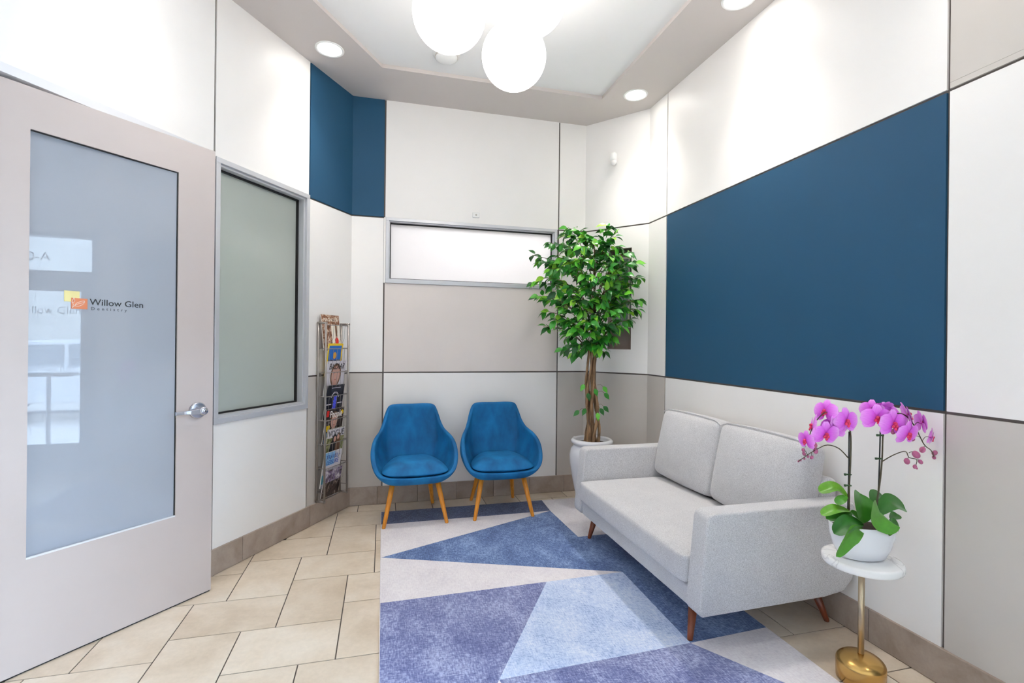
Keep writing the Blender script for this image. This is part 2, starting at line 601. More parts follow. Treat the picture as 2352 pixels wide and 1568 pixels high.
# ---- back wall, x = X - XC
bx = lambda X: X - XC
TR = (0.012, 1.524, 1.845, 2.392)
wb = wall('wall_back', 'back wall of white, taupe and blue panels behind the two chairs', (XC, YB, 0), 0.0,
          [(-0.02, bx(TR[0]), 0, TOP), (bx(TR[0]), bx(TR[1]), 0, TR[2]), (bx(TR[0]), bx(TR[1]), TR[3], TOP), (bx(TR[1]), bx(1.86), 0, TOP)])
for m_, X0, X1, zz in (('panel_grey', XC - 0.01, -G, LOWER), ('panel_white', XC - 0.01, -G, MID), ('panel_blue', XC - 0.01, -G, UPPER),
                       ('panel_white', G, 1.540 - G, LOWER), ('panel_taupe', G, 1.540 - G, (Z2 + G, TR[2] - 0.001)), ('panel_white', G, 1.540 - G, (TR[3] + 0.001, TOP)),
                       ('panel_grey', 1.540 + G, 1.81, LOWER), ('panel_white', 1.540 + G, 1.81, MID), ('panel_white', 1.540 + G, 1.81, UPPER)):
    panel(wb, m_, bx(X0), bx(X1), *zz)
panel(wb, 'panel_white', bx(-0.004), bx(TR[0] - 0.001), TR[2] + 0.001, TR[3])

# ---- short diagonal wall in the back right corner
NI = (0.235, 0.456, 1.308, 2.200)
wd = wall('wall_corner', 'short diagonal corner wall with a narrow glazed niche behind the tree', DA, TH_D,
          [(-0.05, NI[0], 0, TOP), (NI[1], LEN_D + 0.05, 0, TOP), (NI[0], NI[1], 0, NI[2]), (NI[0], NI[1], NI[3], TOP)])
panel(wd, 'panel_grey', -0.006, LEN_D + 0.006, *LOWER)
panel(wd, 'panel_white', -0.006, LEN_D + 0.006, *MID, hole=NI)
panel(wd, 'panel_white', -0.006, LEN_D + 0.006, *UPPER)

# ---- right wall, x = 3.81 - Y
ry = lambda Y: 3.81 - Y
ENT = (ry(1.205), ry(-1.38), 2.42)      # entrance opening, widened for the added daylight window
wr = wall('wall_right', 'right wall with the large dark blue panel above the sofa', (XR, 3.81, 0), -PI / 2,
          [(-0.03, ENT[0], 0, TOP), (ENT[0], ENT[1], ENT[2], TOP), (ENT[1], ry(-1.72), 0, TOP)])
sA, sB = ry(3.535), ry(1.490)
for m_, x0, x1, zz in (('panel_grey', -0.006, sA - G, LOWER), ('panel_white', -0.006, sA - G, MID), ('panel_white', -0.006, sA - G, UPPER),
                       ('panel_white', sA + G, sB - G, LOWER), ('panel_blue', sA + G, sB - G, MID), ('panel_white', sA + G, sB - G, UPPER),
                       ('panel_grey', sB + G, ENT[0], LOWER), ('panel_white', sB + G, ENT[0], MID), ('panel_grey', sB + G, ENT[1], (ENT[2], TOP)),
                       ('panel_grey', sB + G, ENT[0], (Z1 + G, ENT[2] - 0.001)),
                       ('panel_grey', ENT[1], ry(-1.62), LOWER), ('panel_white', ENT[1], ry(-1.62), MID), ('panel_white', ENT[1] + 2 * G, ry(-1.62), UPPER)):
    panel(wr, m_, x0, x1, *zz)

# ---- walls behind the camera
wf = wall('wall_front', 'plain white wall behind the camera', (XR, -1.6, 0), PI, [(-0.1, 4.42, 0, TOP)])
panel(wf, 'panel_white', -0.0, 4.31, ZB - 0.01, Z1 - G)
panel(wf, 'panel_white', -0.0, 4.31, Z1 + G, TOP)
ws = wall('wall_side', 'plain white side wall left of the camera', (O_L.x, -1.62, 0), PI / 2, [(-0.1, 1.6 + O_L.y + 0.05, 0, TOP)])
panel(ws, 'panel_white', 0.0, 1.6 + O_L.y + 0.02, ZB - 0.01, Z1 - G)
panel(ws, 'panel_white', 0.0, 1.6 + O_L.y + 0.02, Z1 + G, TOP)

# ---- baseboards of square-edged tile
def baseboard(name, label, loc, rotz, x0, x1, step=0.60, first=0.35):
    e = tag(put(name, MB().box(x0, x1, -0.006, 0.010, 0, ZB - 0.006).mesh(name), 'grout', None, loc, rotz), label, 'baseboard', kind='structure')
    x, first_ = x0, True
    while x < x1 - 1e-6:
        xe = min(x1, x + (first if first_ else step))
        box_part('tile', 'base_tile', e, x + 0.0012, xe - 0.0012, -0.012, 0.009, 0.002, ZB, bevel=0.002)
        x, first_ = xe, False
    return e
baseboard('baseboard_left', 'brown stone tile baseboard under the frosted window', O_L, TH_L, 2.11, S_C + 0.004, 0.60, 0.30)
baseboard('baseboard_back', 'brown stone tile baseboard behind the blue chairs', (XC, YB, 0), 0, -0.004, bx(1.80) + 0.004, 0.33, 0.24)
baseboard('baseboard_corner', 'brown stone tile baseboard behind the tree planter', DA, TH_D, -0.004, LEN_D + 0.004)
baseboard('baseboard_right', 'brown stone tile baseboard behind the sofa and side table', (XR, 3.81, 0), -PI / 2, -0.004, ENT[0] - 0.01, 0.60, 0.22)
baseboard('baseboard_front', 'brown stone tile baseboard behind the camera', (XR, -1.6, 0), PI, 0, 4.3)
baseboard('baseboard_side', 'brown stone tile baseboard left of the camera', (O_L.x, -1.62, 0), PI / 2, 0, 1.6 + O_L.y)

# ---- floor: grout bed and 2:3 stone tiles laid in a herringbone
def clip(poly, n, d):
    """keep the part of a convex polygon where n.p >= d"""
    out = []
    for i in range(len(poly)):
        a, b = poly[i], poly[(i + 1) % len(poly)]
        da, db = n[0] * a[0] + n[1] * a[1] - d, n[0] * b[0] + n[1] * b[1] - d
        if da >= 0: out.append(a)
        if da * db < 0:
            t = da / (da - db)
            out.append((a[0] + (b[0] - a[0]) * t, a[1] + (b[1] - a[1]) * t))
    return out
ROOM = [(-2.11, -1.6), (XR, -1.6), (XR, 3.81), (1.80, YB), (XC, YB), (O_L.x, O_L.y)]
fl = put('floor', MB().prism([(-3.6, -1.8), (2.32, -1.8), (2.32, 4.4), (-3.6, 4.4)], -0.08, -0.003).mesh('floor'), 'grout')
tag(fl, 'beige stone tile floor laid in a herringbone pattern', 'floor', kind='structure')
dn = (DB - DA).normalized()
NORM_D = (dn.y, -dn.x) if dn.y < 0 else (-dn.y, dn.x)
TA, TB, TX0, TY0, J = 0.1479, 0.1571, -0.1845, 2.2326, 0.0030
for a in range(-14, 22):
    for b in range(-9, 6):
        for (ox, oy, w, h) in ((-3, 0, 3, 2), (-2, 2, 2, 3)):
            i, j = ox - 2 * a + b, oy + 2 * a + 5 * b
            x0, x1 = TX0 + TA * i + J, TX0 + TA * (i + w) - J
            y0, y1 = TY0 + TB * j + J, TY0 + TB * (j + h) - J
            if y1 < -1.0: continue
            p = [(x0, y0), (x1, y0), (x1, y1), (x0, y1)]
            p = clip(p, (NL.x, NL.y), LD + 0.004) if y1 > 1.0 else clip(p, (1, 0), O_L.x)
            if len(p) >= 3: p = clip(p, (-1, 0), -(XR - 0.004))
            if len(p) >= 3: p = clip(p, (0, -1), -(YB - 0.004))
            if len(p) >= 3:
                nd = (-(-dn.y), -dn.x)
                nn = Vector((dn.y, -dn.x)) ; nn = nn if nn.x < 0 else -nn
                p = clip(p, (nn.x, nn.y), nn.x * DA.x + nn.y * DA.y + 0.004)
            if len(p) < 3: continue
            area = 0.5 * abs(sum(p[k][0] * p[(k + 1) % len(p)][1] - p[(k + 1) % len(p)][0] * p[k][1] for k in range(len(p))))
            if area < 0.0008: continue
            put('tile', MB().prism(p, -0.012, 0.0).mesh('tile'), 'floor_tile', fl)

# ---- ceiling: white tray inside a taupe soffit
ce = put('ceiling', MB().box(-2.3, 2.35, -1.75, 4.45, ZS + 0.034, ZS + 0.15).mesh('ceiling'), 'ceiling_white')
tag(ce, 'white tray ceiling framed by a taupe soffit', 'ceiling', kind='structure')
inner = [(1.725, 3.776), (-0.0286, 3.776), (-1.39, 1.60), (-1.6, 0.9), (-1.6, -1.0), (1.725, -1.0)]
outer = [(2.30, -1.75), (2.30, 3.9), (1.86, 4.42), (-0.36, 4.42), (-2.25, 1.40), (-2.25, -1.75)]
m = MB()
def loop(pts, z):
    vs = [m.bm.verts.new((p[0], p[1], z)) for p in pts]
    return vs, [m.bm.edges.new((vs[i], vs[(i + 1) % len(vs)])) for i in range(len(vs))]
vi, ei = loop(inner, ZS)
vo, eo = loop(outer, ZS)
bmesh.ops.triangle_fill(m.bm, use_beauty=True, edges=ei + eo)
put('soffit', m.mesh('soffit'), 'soffit_paint', ce)
m = MB()
n_ = len(inner)
cxy = Vector((0.3, 1.6))
def grow(p, k):
    v = Vector(p) - cxy
    return (cxy + v * (1 + k / v.length))
for i in range(n_):
    a, b = inner[i], inner[(i + 1) % n_]
    a2, b2 = grow(a, 0.012), grow(b, 0.012)
    m.poly([(a[0], a[1], ZS), (b[0], b[1], ZS), (b[0], b[1], ZS + 0.012), (a[0], a[1], ZS + 0.012)])
    m.poly([(a[0], a[1], ZS + 0.012), (b[0], b[1], ZS + 0.012), (b2[0], b2[1], ZS + 0.014), (a2[0], a2[1], ZS + 0.014)])
    m.poly([(a2[0], a2[1], ZS + 0.014), (b2[0], b2[1], ZS + 0.014), (b2[0], b2[1], ZS + 0.036), (a2[0], a2[1], ZS + 0.036)])
put('fascia', m.mesh('fascia'), 'soffit_paint', ce)

# ---- framed openings
def frame_ring(name, m_, parent, x0, x1, z0, z1, w, y0, y1, bevel=0.0015, wb_=None):
    wb_ = w if wb_ is None else wb_
    b = MB()
    b.box(x0, x1, y0, y1, z1 - w, z1); b.box(x0, x1, y0, y1, z0, z0 + wb_)
    b.box(x0, x0 + w, y0, y1, z0 + wb_, z1 - w); b.box(x1 - w, x1, y0, y1, z0 + wb_, z1 - w)
    return put(name, b.mesh(name), m_, parent, bevel=bevel)

# window in the left wall
w1 = empty('window_1', O_L, TH_L)
tag(w1, 'tall frosted interior window in silver frame beside the office door', 'window', kind='structure')
frame_ring('window_frame', 'aluminium', w1, WIN[0] + 0.002, WIN[1] - 0.001, WIN[2], WIN[3], 0.030, -0.012, 0.10, wb_=0.034)
frame_ring('glazing_stop', 'aluminium', w1, WIN[0] + 0.032, WIN[1] - 0.031, WIN[2] + 0.034, WIN[3] - 0.030, 0.014, 0.006, 0.10)
frame_ring('gasket_or_shade', 'gasket_or_shade', w1, WIN[0] + 0.046, WIN[1] - 0.045, WIN[2] + 0.048, WIN[3] - 0.044, 0.010, 0.050, 0.066, 0)
box_part('pane', 'window_glass', w1, WIN[0] + 0.046, WIN[1] - 0.045, 0.066, 0.074, WIN[2] + 0.048, WIN[3] - 0.044)

# transom in the back wall
w2 = empty('window_2', (XC, YB, 0), 0)
tag(w2, 'wide bright frosted transom window above the blue chairs', 'window', kind='structure')
a0, a1 = bx(TR[0]), bx(TR[1])
frame_ring('window_frame', 'aluminium', w2, a0, a1, TR[2], TR[3], 0.026, -0.012, 0.10, wb_=0.030)
frame_ring('glazing_stop', 'aluminium', w2, a0 + 0.026, a1 - 0.026, TR[2] + 0.030, TR[3] - 0.026, 0.008, 0.004, 0.10)
frame_ring('gasket_or_shade', 'gasket_or_shade', w2, a0 + 0.034, a1 - 0.034, TR[2] + 0.038, TR[3] - 0.034, 0.008, 0.042, 0.056, 0)
box_part('pane', 'transom_glass', w2, a0 + 0.034, a1 - 0.034, 0.056, 0.064, TR[2] + 0.038, TR[3] - 0.034)

# niche window in the diagonal wall
w3 = empty('window_3', DA, TH_D)
tag(w3, 'narrow recessed niche with streaked green glass behind the tree', 'window', kind='structure')
b = MB()
b.box(NI[0], NI[0] + 0.004, 0.001, 0.115, NI[2], NI[3]); b.box(NI[1] - 0.004, NI[1], 0.001, 0.115, NI[2], NI[3])
b.box(NI[0], NI[1], 0.001, 0.115, NI[2], NI[2] + 0.004); b.box(NI[0], NI[1], 0.001, 0.115, NI[3] - 0.004, NI[3])
mat('niche_brown', (134, 120, 114), 0.5)
put('jamb', b.mesh('jamb'), 'niche_brown', w3)
box_part('back_panel', 'niche_brown', w3, NI[0] + 0.004, NI[1] - 0.004, 0.100, 0.110, NI[2] + 0.004, NI[3] - 0.004)
frame_ring('window_frame', 'panel_grey', w3, NI[0] + 0.004, NI[1] - 0.004, 1.50, 2.135, 0.016, 0.076, 0.099)
box_part('mullion', 'panel_grey', w3, NI[1] - 0.060, NI[1] - 0.048, 0.074, 0.098, 1.516, 2.119)
box_part('pane', 'reeded_glass', w3, NI[0] + 0.020, NI[1] - 0.060, 0.084, 0.090, 1.516, 2.119)
box_part('pane', 'reeded_glass', w3, NI[1] - 0.048, NI[1] - 0.020, 0.084, 0.090, 1.516, 2.119)

# glazed sidelight left of the office door
w4 = empty('window_4', O_L, TH_L)
tag(w4, 'frosted sidelight left of the office door at the picture edge', 'window', kind='structure')
frame_ring('window_frame', 'door_paint', w4, SIDE[0], SIDE[1], 0.0, 2.388, 0.05, -0.012, 0.045, 0.001, wb_=0.45)
box_part('pane', 'door_glass', w4, SIDE[0] + 0.05, SIDE[1] - 0.05, 0.004, 0.012, 0.45, 2.338)
box_part('glazing_stop', 'white_frame', w4, SIDE[0] + 0.05, SIDE[1] - 0.05, -0.006, 0.004, 0.45, 0.462)

# door frame of the office door
t1 = empty('trim_1', O_L, TH_L)
tag(t1, 'white metal head and jamb around the office doorway', 'door frame', kind='structure')
box_part('head', 'white_frame', t1, SIDE[0] - 0.028, 2.19, -0.012, 0.115, 2.389, 2.428, bevel=0.001)
box_part('head_stop', 'white_frame', t1, DOOR_X0, DOOR_X1 + 0.03, 0.050, 0.115, 2.365, 2.389)
box_part('jamb', 'white_frame', t1, DOOR_X1 + 0.004, 2.190, -0.010, 0.115, 0.0, 2.389, bevel=0.001)
box_part('jamb', 'white_frame', t1, SIDE[1] + 0.001, DOOR_X0 - 0.001, 0.006, 0.115, 0.0, 2.389)

# ---- the office door, ajar: local x from hinge to latch, front faces -y
DD = Vector((0.666, 0.746, 0)).normalized()
D1 = Vector((-1.431, 2.389, 0))
TH_DOOR = math.atan2(DD.y, DD.x)
DW = 0.815
HX = -0.032       # the leaf reaches a little past the picture edge
d1 = empty('door_1', D1, TH_DOOR)
tag(d1, 'tall taupe office door with frosted glass and orange square logo, standing ajar', 'door', kind='structure')
GX0, GX1, GZ0, GZ1 = 0.060, 0.630, 0.458, 2.203
b = MB()
b.box(HX, GX0, 0, 0.044, 0.008, 2.373); b.box(GX1, DW, 0, 0.044, 0.008, 2.373)
b.box(GX0, GX1, 0, 0.044, 0.008, GZ0); b.box(GX0, GX1, 0, 0.044, GZ1, 2.373)
bmesh.ops.remove_doubles(b.bm, verts=b.bm.verts[:], dist=1e-5)
put('door_leaf', b.mesh('door_leaf'), 'door_paint', d1)
TILT = -0.0306
pane = put('pane', MB().box(-0.29, 0.29, -0.003, 0.003, GZ0 - 0.004, GZ1 + 0.004).mesh('pane'), 'door_glass', d1, (0.345, 0.0215, 0))
pane.rotation_euler = (0, 0, TILT)
box_part('glazing_stop', 'white_frame', d1, GX0, GX1, 0.0008, 0.010, GZ0, GZ0 + 0.006)
box_part('gasket_or_shade', 'gasket_or_shade', d1, GX0, GX1 - 0.004, 0.006, 0.014, GZ1 - 0.004, GZ1)  # dark strip put in as the shade under the recess top
box_part('gasket_or_shade', 'gasket_or_shade', d1, GX1 - 0.004, GX1, 0.006, 0.012, GZ0 + 0.006, GZ1)  # dark strip put in as the shade down the latch side
PZ = lambda x: 0.0215 + math.tan(TILT) * (x - 0.345) - 0.0042      # face of the glass at x
def on_glass(name, me, m_, x, z, parent=None):
    o = put(name, me, m_, parent or d1, (x, PZ(x), z)); o.rotation_euler = (0, 0, TILT); return o
on_glass('logo_square', MB().box(0, 0.053, -0.0003, 0.0003, 0, 0.047).mesh('logo_square'), 'logo_cream', 0.182, 1.515)
os_ = on_glass('logo_square', MB().box(0, 0.057, -0.0012, -0.0005, 0, 0.047).mesh('logo_square'), 'logo_orange', 0.206, 1.485)
b = MB()
for pts, r in (([(0.004, 0.004), (0.012, 0.014), (0.022, 0.021), (0.036, 0.026), (0.045, 0.033)], 0.0008),
               ([(0.012, 0.012), (0.017, 0.024), (0.028, 0.031), (0.046, 0.037), (0.044, 0.026), (0.034, 0.016), (0.022, 0.012), (0.012, 0.013)], 0.0008),
               ([(0.004, 0.004), (0.007, 0.018), (0.003, 0.030), (0.006, 0.040), (0.010, 0.048)], 0.0008),
               ([(0.002, 0.026), (0.010, 0.030), (0.012, 0.040), (0.006, 0.050)], 0.0007)):
    b.tube([(p.x, -0.0012, p.y) for p in catmull([(q[0], q[1], 0) for q in pts], 4)], r, 6)
put('leaf_emblem', b.mesh('leaf_emblem'), 'logo_white', os_)
on_glass('lettering', text_mesh('Willow Glen', 0.0400, xscale=1.02), 'ink_black', 0.271, 1.506)
on_glass('lettering', text_mesh('Dentistry', 0.0190, spacing=1.75, xscale=1.06), 'ink_grey', 0.276, 1.484)
# lever set
hd = put('handle', MB().lathe([(0, -0.001), (0.043, -0.001), (0.0435, 0.006), (0.042, 0.011), (0.037, 0.013), (0, 0.013)], 40).xform(Matrix.Rotation(PI / 2, 4, 'X')).mesh('handle'), 'brushed_steel', d1, (0.732, -0.0005, 0.985))
b = MB().lathe([(0.0125, 0.010), (0.0125, 0.042), (0.021, 0.044), (0.022, 0.060), (0.019, 0.064), (0, 0.064)], 28).xform(Matrix.Rotation(PI / 2, 4, 'X'))
put('lever_hub', b.mesh('lever_hub'), 'brushed_steel', hd)
b = MB()
sec = [(0.004, -0.054, 0.016), (-0.03, -0.056, 0.013), (-0.065, -0.055, 0.010), (-0.085, -0.050, 0.009), (-0.092, -0.046, 0.009), (-0.132, -0.046, 0.009)]
rows = []
for x, y, hh in sec:
    rows.append([(x, y - 0.006, -hh), (x, y - 0.006, hh), (x, y + 0.006, hh), (x, y + 0.006, -hh)])
vs = b.grid(rows, closed=True, smooth=False)
b.bm.faces.new(vs[0][::-1]); b.bm.faces.new(vs[-1])
put('lever', b.mesh('lever'), 'brushed_steel', hd, bevel=0.002)
b = MB().lathe([(0, 0.0655), (0.008, 0.0655), (0.0095, 0.064), (0.0095, 0.060)], 20).xform(Matrix.Rotation(PI / 2, 4, 'X'))
put('keyhole_cylinder', b.mesh('keyhole_cylinder'), 'brushed_steel', hd, (0.004, 0, 0))
put('keyhole', MB().box(-0.0012, 0.0012, -0.0662, -0.064, -0.005, 0.005).mesh('keyhole'), 'plastic_dark', hd, (0.004, 0, 0))
box_part('latch_plate', 'brushed_steel', d1, DW - 0.0005, DW + 0.001, 0.010, 0.034, 0.92, 1.05)
box_part('door_sweep', 'gasket_or_shade', d1, 0.004, DW - 0.004, 0.006, 0.038, 0.001, 0.0085)

# ---- the glazed entrance in the right wall (beyond the picture, mirrored in the office door)
d2 = empty('door_2', (XR, 3.81, 0), -PI / 2)
tag(d2, 'glazed entrance door with transom in the right wall', 'door', kind='structure')
e0, e1 = ENT[0], ry(0.20)
frame_ring('door_frame', 'dark_frame', d2, e0, e1, 0.0, ENT[2], 0.045, 0.0, 0.12, wb_=0.012)
box_part('transom_bar', 'dark_frame', d2, e0 + 0.045, e1 - 0.045, 0.01, 0.11, 1.93, 2.03)
box_part('transom_pane', 'clear_glass', d2, e0 + 0.045, e1 - 0.045, 0.055, 0.061, 2.03, ENT[2] - 0.045)
frame_ring('door_leaf', 'dark_frame', d2, e0 + 0.048, e1 - 0.048, 0.012, 1.928, 0.10, 0.03, 0.075, wb_=0.27)
box_part('pane', 'clear_glass', d2, e0 + 0.146, e1 - 0.146, 0.050, 0.056, 0.280, 1.830)
b = MB().tube([(e1 - 0.30, 0.02, 0.98), (e1 - 0.30, -0.035, 0.98), (e0 + 0.20, -0.035, 0.98), (e0 + 0.20, 0.02, 0.98)], 0.012, 10)
put('push_bar', b.mesh('push_bar'), 'brushed_steel', d2)
w5 = empty('window_added', (XR, 3.81, 0), -PI / 2)  # unseen glazing, added to let more daylight onto the lower walls
tag(w5, 'wide clear shopfront window added beside the entrance door for more daylight', 'window', kind='structure')
f0, f1 = e1 + 0.001, ENT[1]
frame_ring('window_frame', 'dark_frame', w5, f0, f1, 0.0, ENT[2], 0.045, 0.0, 0.12, wb_=0.16)
fm = (f0 + f1) / 2
box_part('mullion', 'dark_frame', w5, fm - 0.022, fm + 0.022, 0.01, 0.11, 0.16, ENT[2] - 0.045)
box_part('pane', 'clear_glass', w5, f0 + 0.045, fm - 0.022, 0.055, 0.061, 0.16, ENT[2] - 0.045)
box_part('pane', 'clear_glass', w5, fm + 0.022, f1 - 0.045, 0.055, 0.061, 0.16, ENT[2] - 0.045)
def vinyl(s, size, x, z):
    me = text_mesh(s, size, align='RIGHT')
    me.transform(Matrix.Scale(-1, 4, (1, 0, 0)))        # reads from the street
    put('lettering', me, 'ink_grey', d2, (x, 0.066, z))
vinyl('Willow Glen', 0.105, e0 + 0.16, 1.60)
vinyl('Yeon Chang, D.D.S.', 0.055, e0 + 0.19, 1.02)
vinyl('Friday 8-12', 0.035, e0 + 0.30, 1.18)
vinyl('70-A', 0.13, e0 + 0.42, 2.13)

# ---- rooms behind the frosted glass, so that light comes through it from real places
def room_box(name, label, x0, x1, y0, y1, z1_, loc, rotz, col):
    b = MB()
    b.poly([(x0, y0, -0.003), (x1, y0, -0.003), (x1, y1, -0.003), (x0, y1, -0.003)])
    b.poly([(x0, y0, z1_), (x1, y0, z1_), (x1, y1, z1_), (x0, y1, z1_)])
    b.poly([(x0, y1, 0), (x1, y1, 0), (x1, y1, z1_), (x0, y1, z1_)])
    b.poly([(x0, y0, 0), (x0, y1, 0), (x0, y1, z1_), (x0, y0, z1_)])
    b.poly([(x1, y0, 0), (x1, y1, 0), (x1, y1, z1_), (x1, y0, z1_)])
    o = put(name, b.mesh(name), col, None, loc, rotz)
    return tag(o, label, 'wall', kind='structure')
room_box('wall_office', 'white walls of the office behind the transom window', -0.02, bx(1.84), 0.121, 2.2, 2.9, (XC, YB, 0), 0.0, 'panel_white')
room_box('wall_corridor', 'walls of the corridor behind the frosted door', 0.2, 3.05, 0.121, 1.5, 2.9, O_L, TH_L, 'panel_taupe')
l1 = light('office_ceiling_lamp', 'AREA', (XC + 1.15, YB + 0.75, 2.86), 72.0, (1.0, 0.98, 0.96), shape='RECTANGLE', size=1.2, size_y=0.6)
pc = O_L + DL * 1.7 - NL * 0.8
l2 = light('corridor_ceiling_lamp', 'AREA', (pc.x, pc.y, 2.86), 20.0, (0.96, 1.0, 0.97), shape='RECTANGLE', size=1.2, size_y=0.5)
l2.rotation_euler = (0, 0, TH_L)

# ================================================================== THINGS
# ---- recessed downlights
DOWN = [((-0.380, 3.637), 'recessed round downlight above the blue corner panel', 0.75),
        ((1.956, 3.634), 'recessed round downlight in the soffit near the back right corner', 1),
        ((1.983, 2.465), 'recessed round downlight at the top picture edge above the sofa', 1),
        ((-1.020, 2.600), 'recessed round downlight in the soffit above the office door', 0.35),
        ((1.983, 1.280), 'recessed round downlight in the soffit above the side table', 0.35),
        ((-1.650, 1.400), 'recessed round downlight in the soffit left of the camera', 0.6),
        ((1.983, 0.050), 'recessed round downlight in the soffit beside the entrance', 0.6)]
for i, ((x, y), lab, dim) in enumerate(DOWN):
    e = empty('downlight', (x, y, ZS))
    tag(e, lab, 'ceiling light', 'recessed downlights in the soffit')
    put('trim_ring', MB().lathe([(0.078, -0.001), (0.080, -0.004), (0.090, -0.006), (0.096, -0.004), (0.097, 0.001)], 44).mesh('trim_ring'), 'plastic_white', e)
    put('lens', MB().lathe([(0, -0.0022), (0.079, -0.0022), (0.0795, 0.001)], 40).mesh('lens'), 'lamp_disc', e)
    light('downlight_beam', 'SPOT', (x, y, ZS - 0.02), SPOT_W * dim, (1.0, 0.955, 0.90), spot_size=math.radians(88), spot_blend=1.0, shadow_soft_size=0.07)
    light('downlight_spill', 'SPOT', (x, y, ZS - 0.02), SPILL_W * dim, (1.0, 0.955, 0.90), spot_size=math.radians(128), spot_blend=0.6, shadow_soft_size=0.07)

# ---- three-globe pendant
GC = Vector((0.548, 2.464, ZS + 0.034))
e = empty('pendant_light', GC)
tag(e, 'cluster of three white glass globe pendants hanging from the tray ceiling', 'pendant light')
put('canopy', MB().lathe([(0, -0.001), (0.30, -0.001), (0.30, -0.022), (0.296, -0.026), (0, -0.026)], 56).mesh('canopy'), 'plastic_white', e)
for x, y, z in ((0.298, 2.444, 2.977), (0.650, 2.249, 2.997), (0.695, 2.700, 2.966)):
    p = Vector((x, y, z)) - GC
    q = Vector((p.x, p.y, 0)); q = q * min(1, 0.27 / q.length)
    put('rod', MB().tube([(q.x, q.y, -0.02), (q.x * 0.5 + p.x * 0.5, q.y * 0.5 + p.y * 0.5, (p.z + 0.2) * 0.5), (p.x, p.y, p.z + 0.205)], 0.006, 10).mesh('rod'), 'brushed_steel', e)
    put('cap', MB().lathe([(0, 0.214), (0.03, 0.214), (0.038, 0.196), (0.045, 0.168), (0, 0.166)], 28, c=p).mesh('cap'), 'brushed_steel', e)
    put('globe', MB().sphere(p, 0.18, 48, 32).mesh('globe'), 'globe_glass', e)

# ---- round detector on the tray ceiling
e = tag(put('smoke_detector', MB().lathe([(0, -0.045), (0.052, -0.045), (0.066, -0.038), (0.078, -0.030), (0.080, -0.012), (0.095, -0.010), (0.097, 0.001)], 44).mesh('smoke_detector'),
        'plastic_white', None, (0.415, 3.54, ZS + 0.0335)), 'round white smoke detector on the ceiling behind the left globe', 'smoke detector')
put('vent_ring', MB().lathe([(0.079, -0.026), (0.0815, -0.025), (0.0815, -0.016), (0.079, -0.015)], 44).mesh('vent_ring'), 'panel_grey', e)

# ---- small wall devices
e = tag(put('wall_sensor', MB().box(-0.031, 0.031, -0.016, 0.001, -0.023, 0.023).mesh('wall_sensor'), 'plastic_white', None, (0.772, YB - 0.001, 2.466), bevel=0.005),
        'small square white sensor on the wall above the transom window', 'sensor')
put('button', MB().lathe([(0, 0.019), (0.007, 0.019), (0.008, 0.015)], 20).xform(Matrix.Rotation(PI / 2, 4, 'X')).mesh('button'), 'panel_grey', e)
md = (DB - DA).normalized()
p = DA + md * 0.292
e = tag(empty('motion_detector', (p.x, p.y, 2.985), TH_D), 'white motion detector high on the diagonal corner wall', 'motion detector')
b = MB()
b.lathe([(0, 0.055), (0.018, 0.052), (0.027, 0.040), (0.030, 0.020), (0.030, -0.010), (0.026, -0.022), (0, -0.022)], 24, sy=1.15, c=(0, -0.036, 0.012))
put('housing', b.mesh('housing'), 'plastic_white', e)
b = MB().lathe([(0, -0.056), (0.014, -0.054), (0.024, -0.044), (0.027, -0.030), (0.027, -0.012)], 24, sy=1.1, c=(0, -0.036, 0.008))
put('lens', b.mesh('lens'), 'panel_white', e)
put('bracket', MB().box(-0.018, 0.018, -0.022, -0.0005, -0.02, 0.05).mesh('bracket'), 'plastic_white', e, bevel=0.003)
e = tag(put('wall_outlet', MB().box(-0.035, 0.035, -0.007, -0.0005, -0.057, 0.057).mesh('wall_outlet'), 'plastic_white', None, (1.740, YB, 0.445), bevel=0.003),
        'white wall outlet plate beside the tree planter', 'outlet')
for dz in (-0.024, 0.024):
    k = put('socket', MB().box(-0.016, 0.016, -0.009, -0.006, dz - 0.015, dz + 0.015).mesh('socket'), 'plastic_white', e, bevel=0.002)
    put('slot', MB().box(-0.009, -0.006, -0.0095, -0.0085, dz - 0.004, dz + 0.006).box(0.006, 0.009, -0.0095, -0.0085, dz - 0.004, dz + 0.006).box(-0.003, 0.003, -0.0095, -0.0085, dz - 0.011, dz - 0.006).mesh('slot'), 'plastic_dark', k)

# ---- rug
RX, RY0, RY1 = 1.79, 1.30, 4.047
rg = empty('area_rug', (0, RY0, 0))
tag(rg, 'large rug of blue, lilac and off-white triangles under the sofa and chairs', 'rug')
P = dict(A=(0, RY1), B=(1.33, RY1), C=(1.315, 3.78), D=(0, 3.77), E=(0.0, 3.194), G=(1.33, 3.226), Hh=(RX, 3.23), I=(1.386, 2.672),
         J_=(0, 2.640), K=(0.909, 2.660), L=(0.463, 1.930), M=(1.36, 1.965), N=(RX, 1.988), S=(RX, 1.31), T=(0.079, RY0), Q=(0.60, RY0),
         U_=(RX, RY1), V=(0, RY0), W=(RX, RY0))
RUGP = [('rug_navy', 'ABCD'), ('rug_white', 'DCE'), ('rug_white', ['B', 'U_', 'Hh', 'G', 'C']), ('rug_blue', ['E', 'C', 'G', 'Hh', 'N', 'M', 'I']),
        ('rug_white', ['E', 'I', 'K', 'J_']), ('rug_purple', ['J_', 'K', 'L', 'T', 'V']), ('rug_light', ['K', 'I', 'M', 'L']),
        ('rug_purple', ['L', 'M', 'S', 'W', 'Q']), ('rug_white', ['L', 'Q', 'T']), ('rug_white', ['M', 'N', 'S'])]
put('backing', MB().box(-0.004, RX + 0.004, 0.0, RY1 - RY0, 0.0005, 0.0075).mesh('backing'), 'rug_white', rg, bevel=0.003)
b = MB()
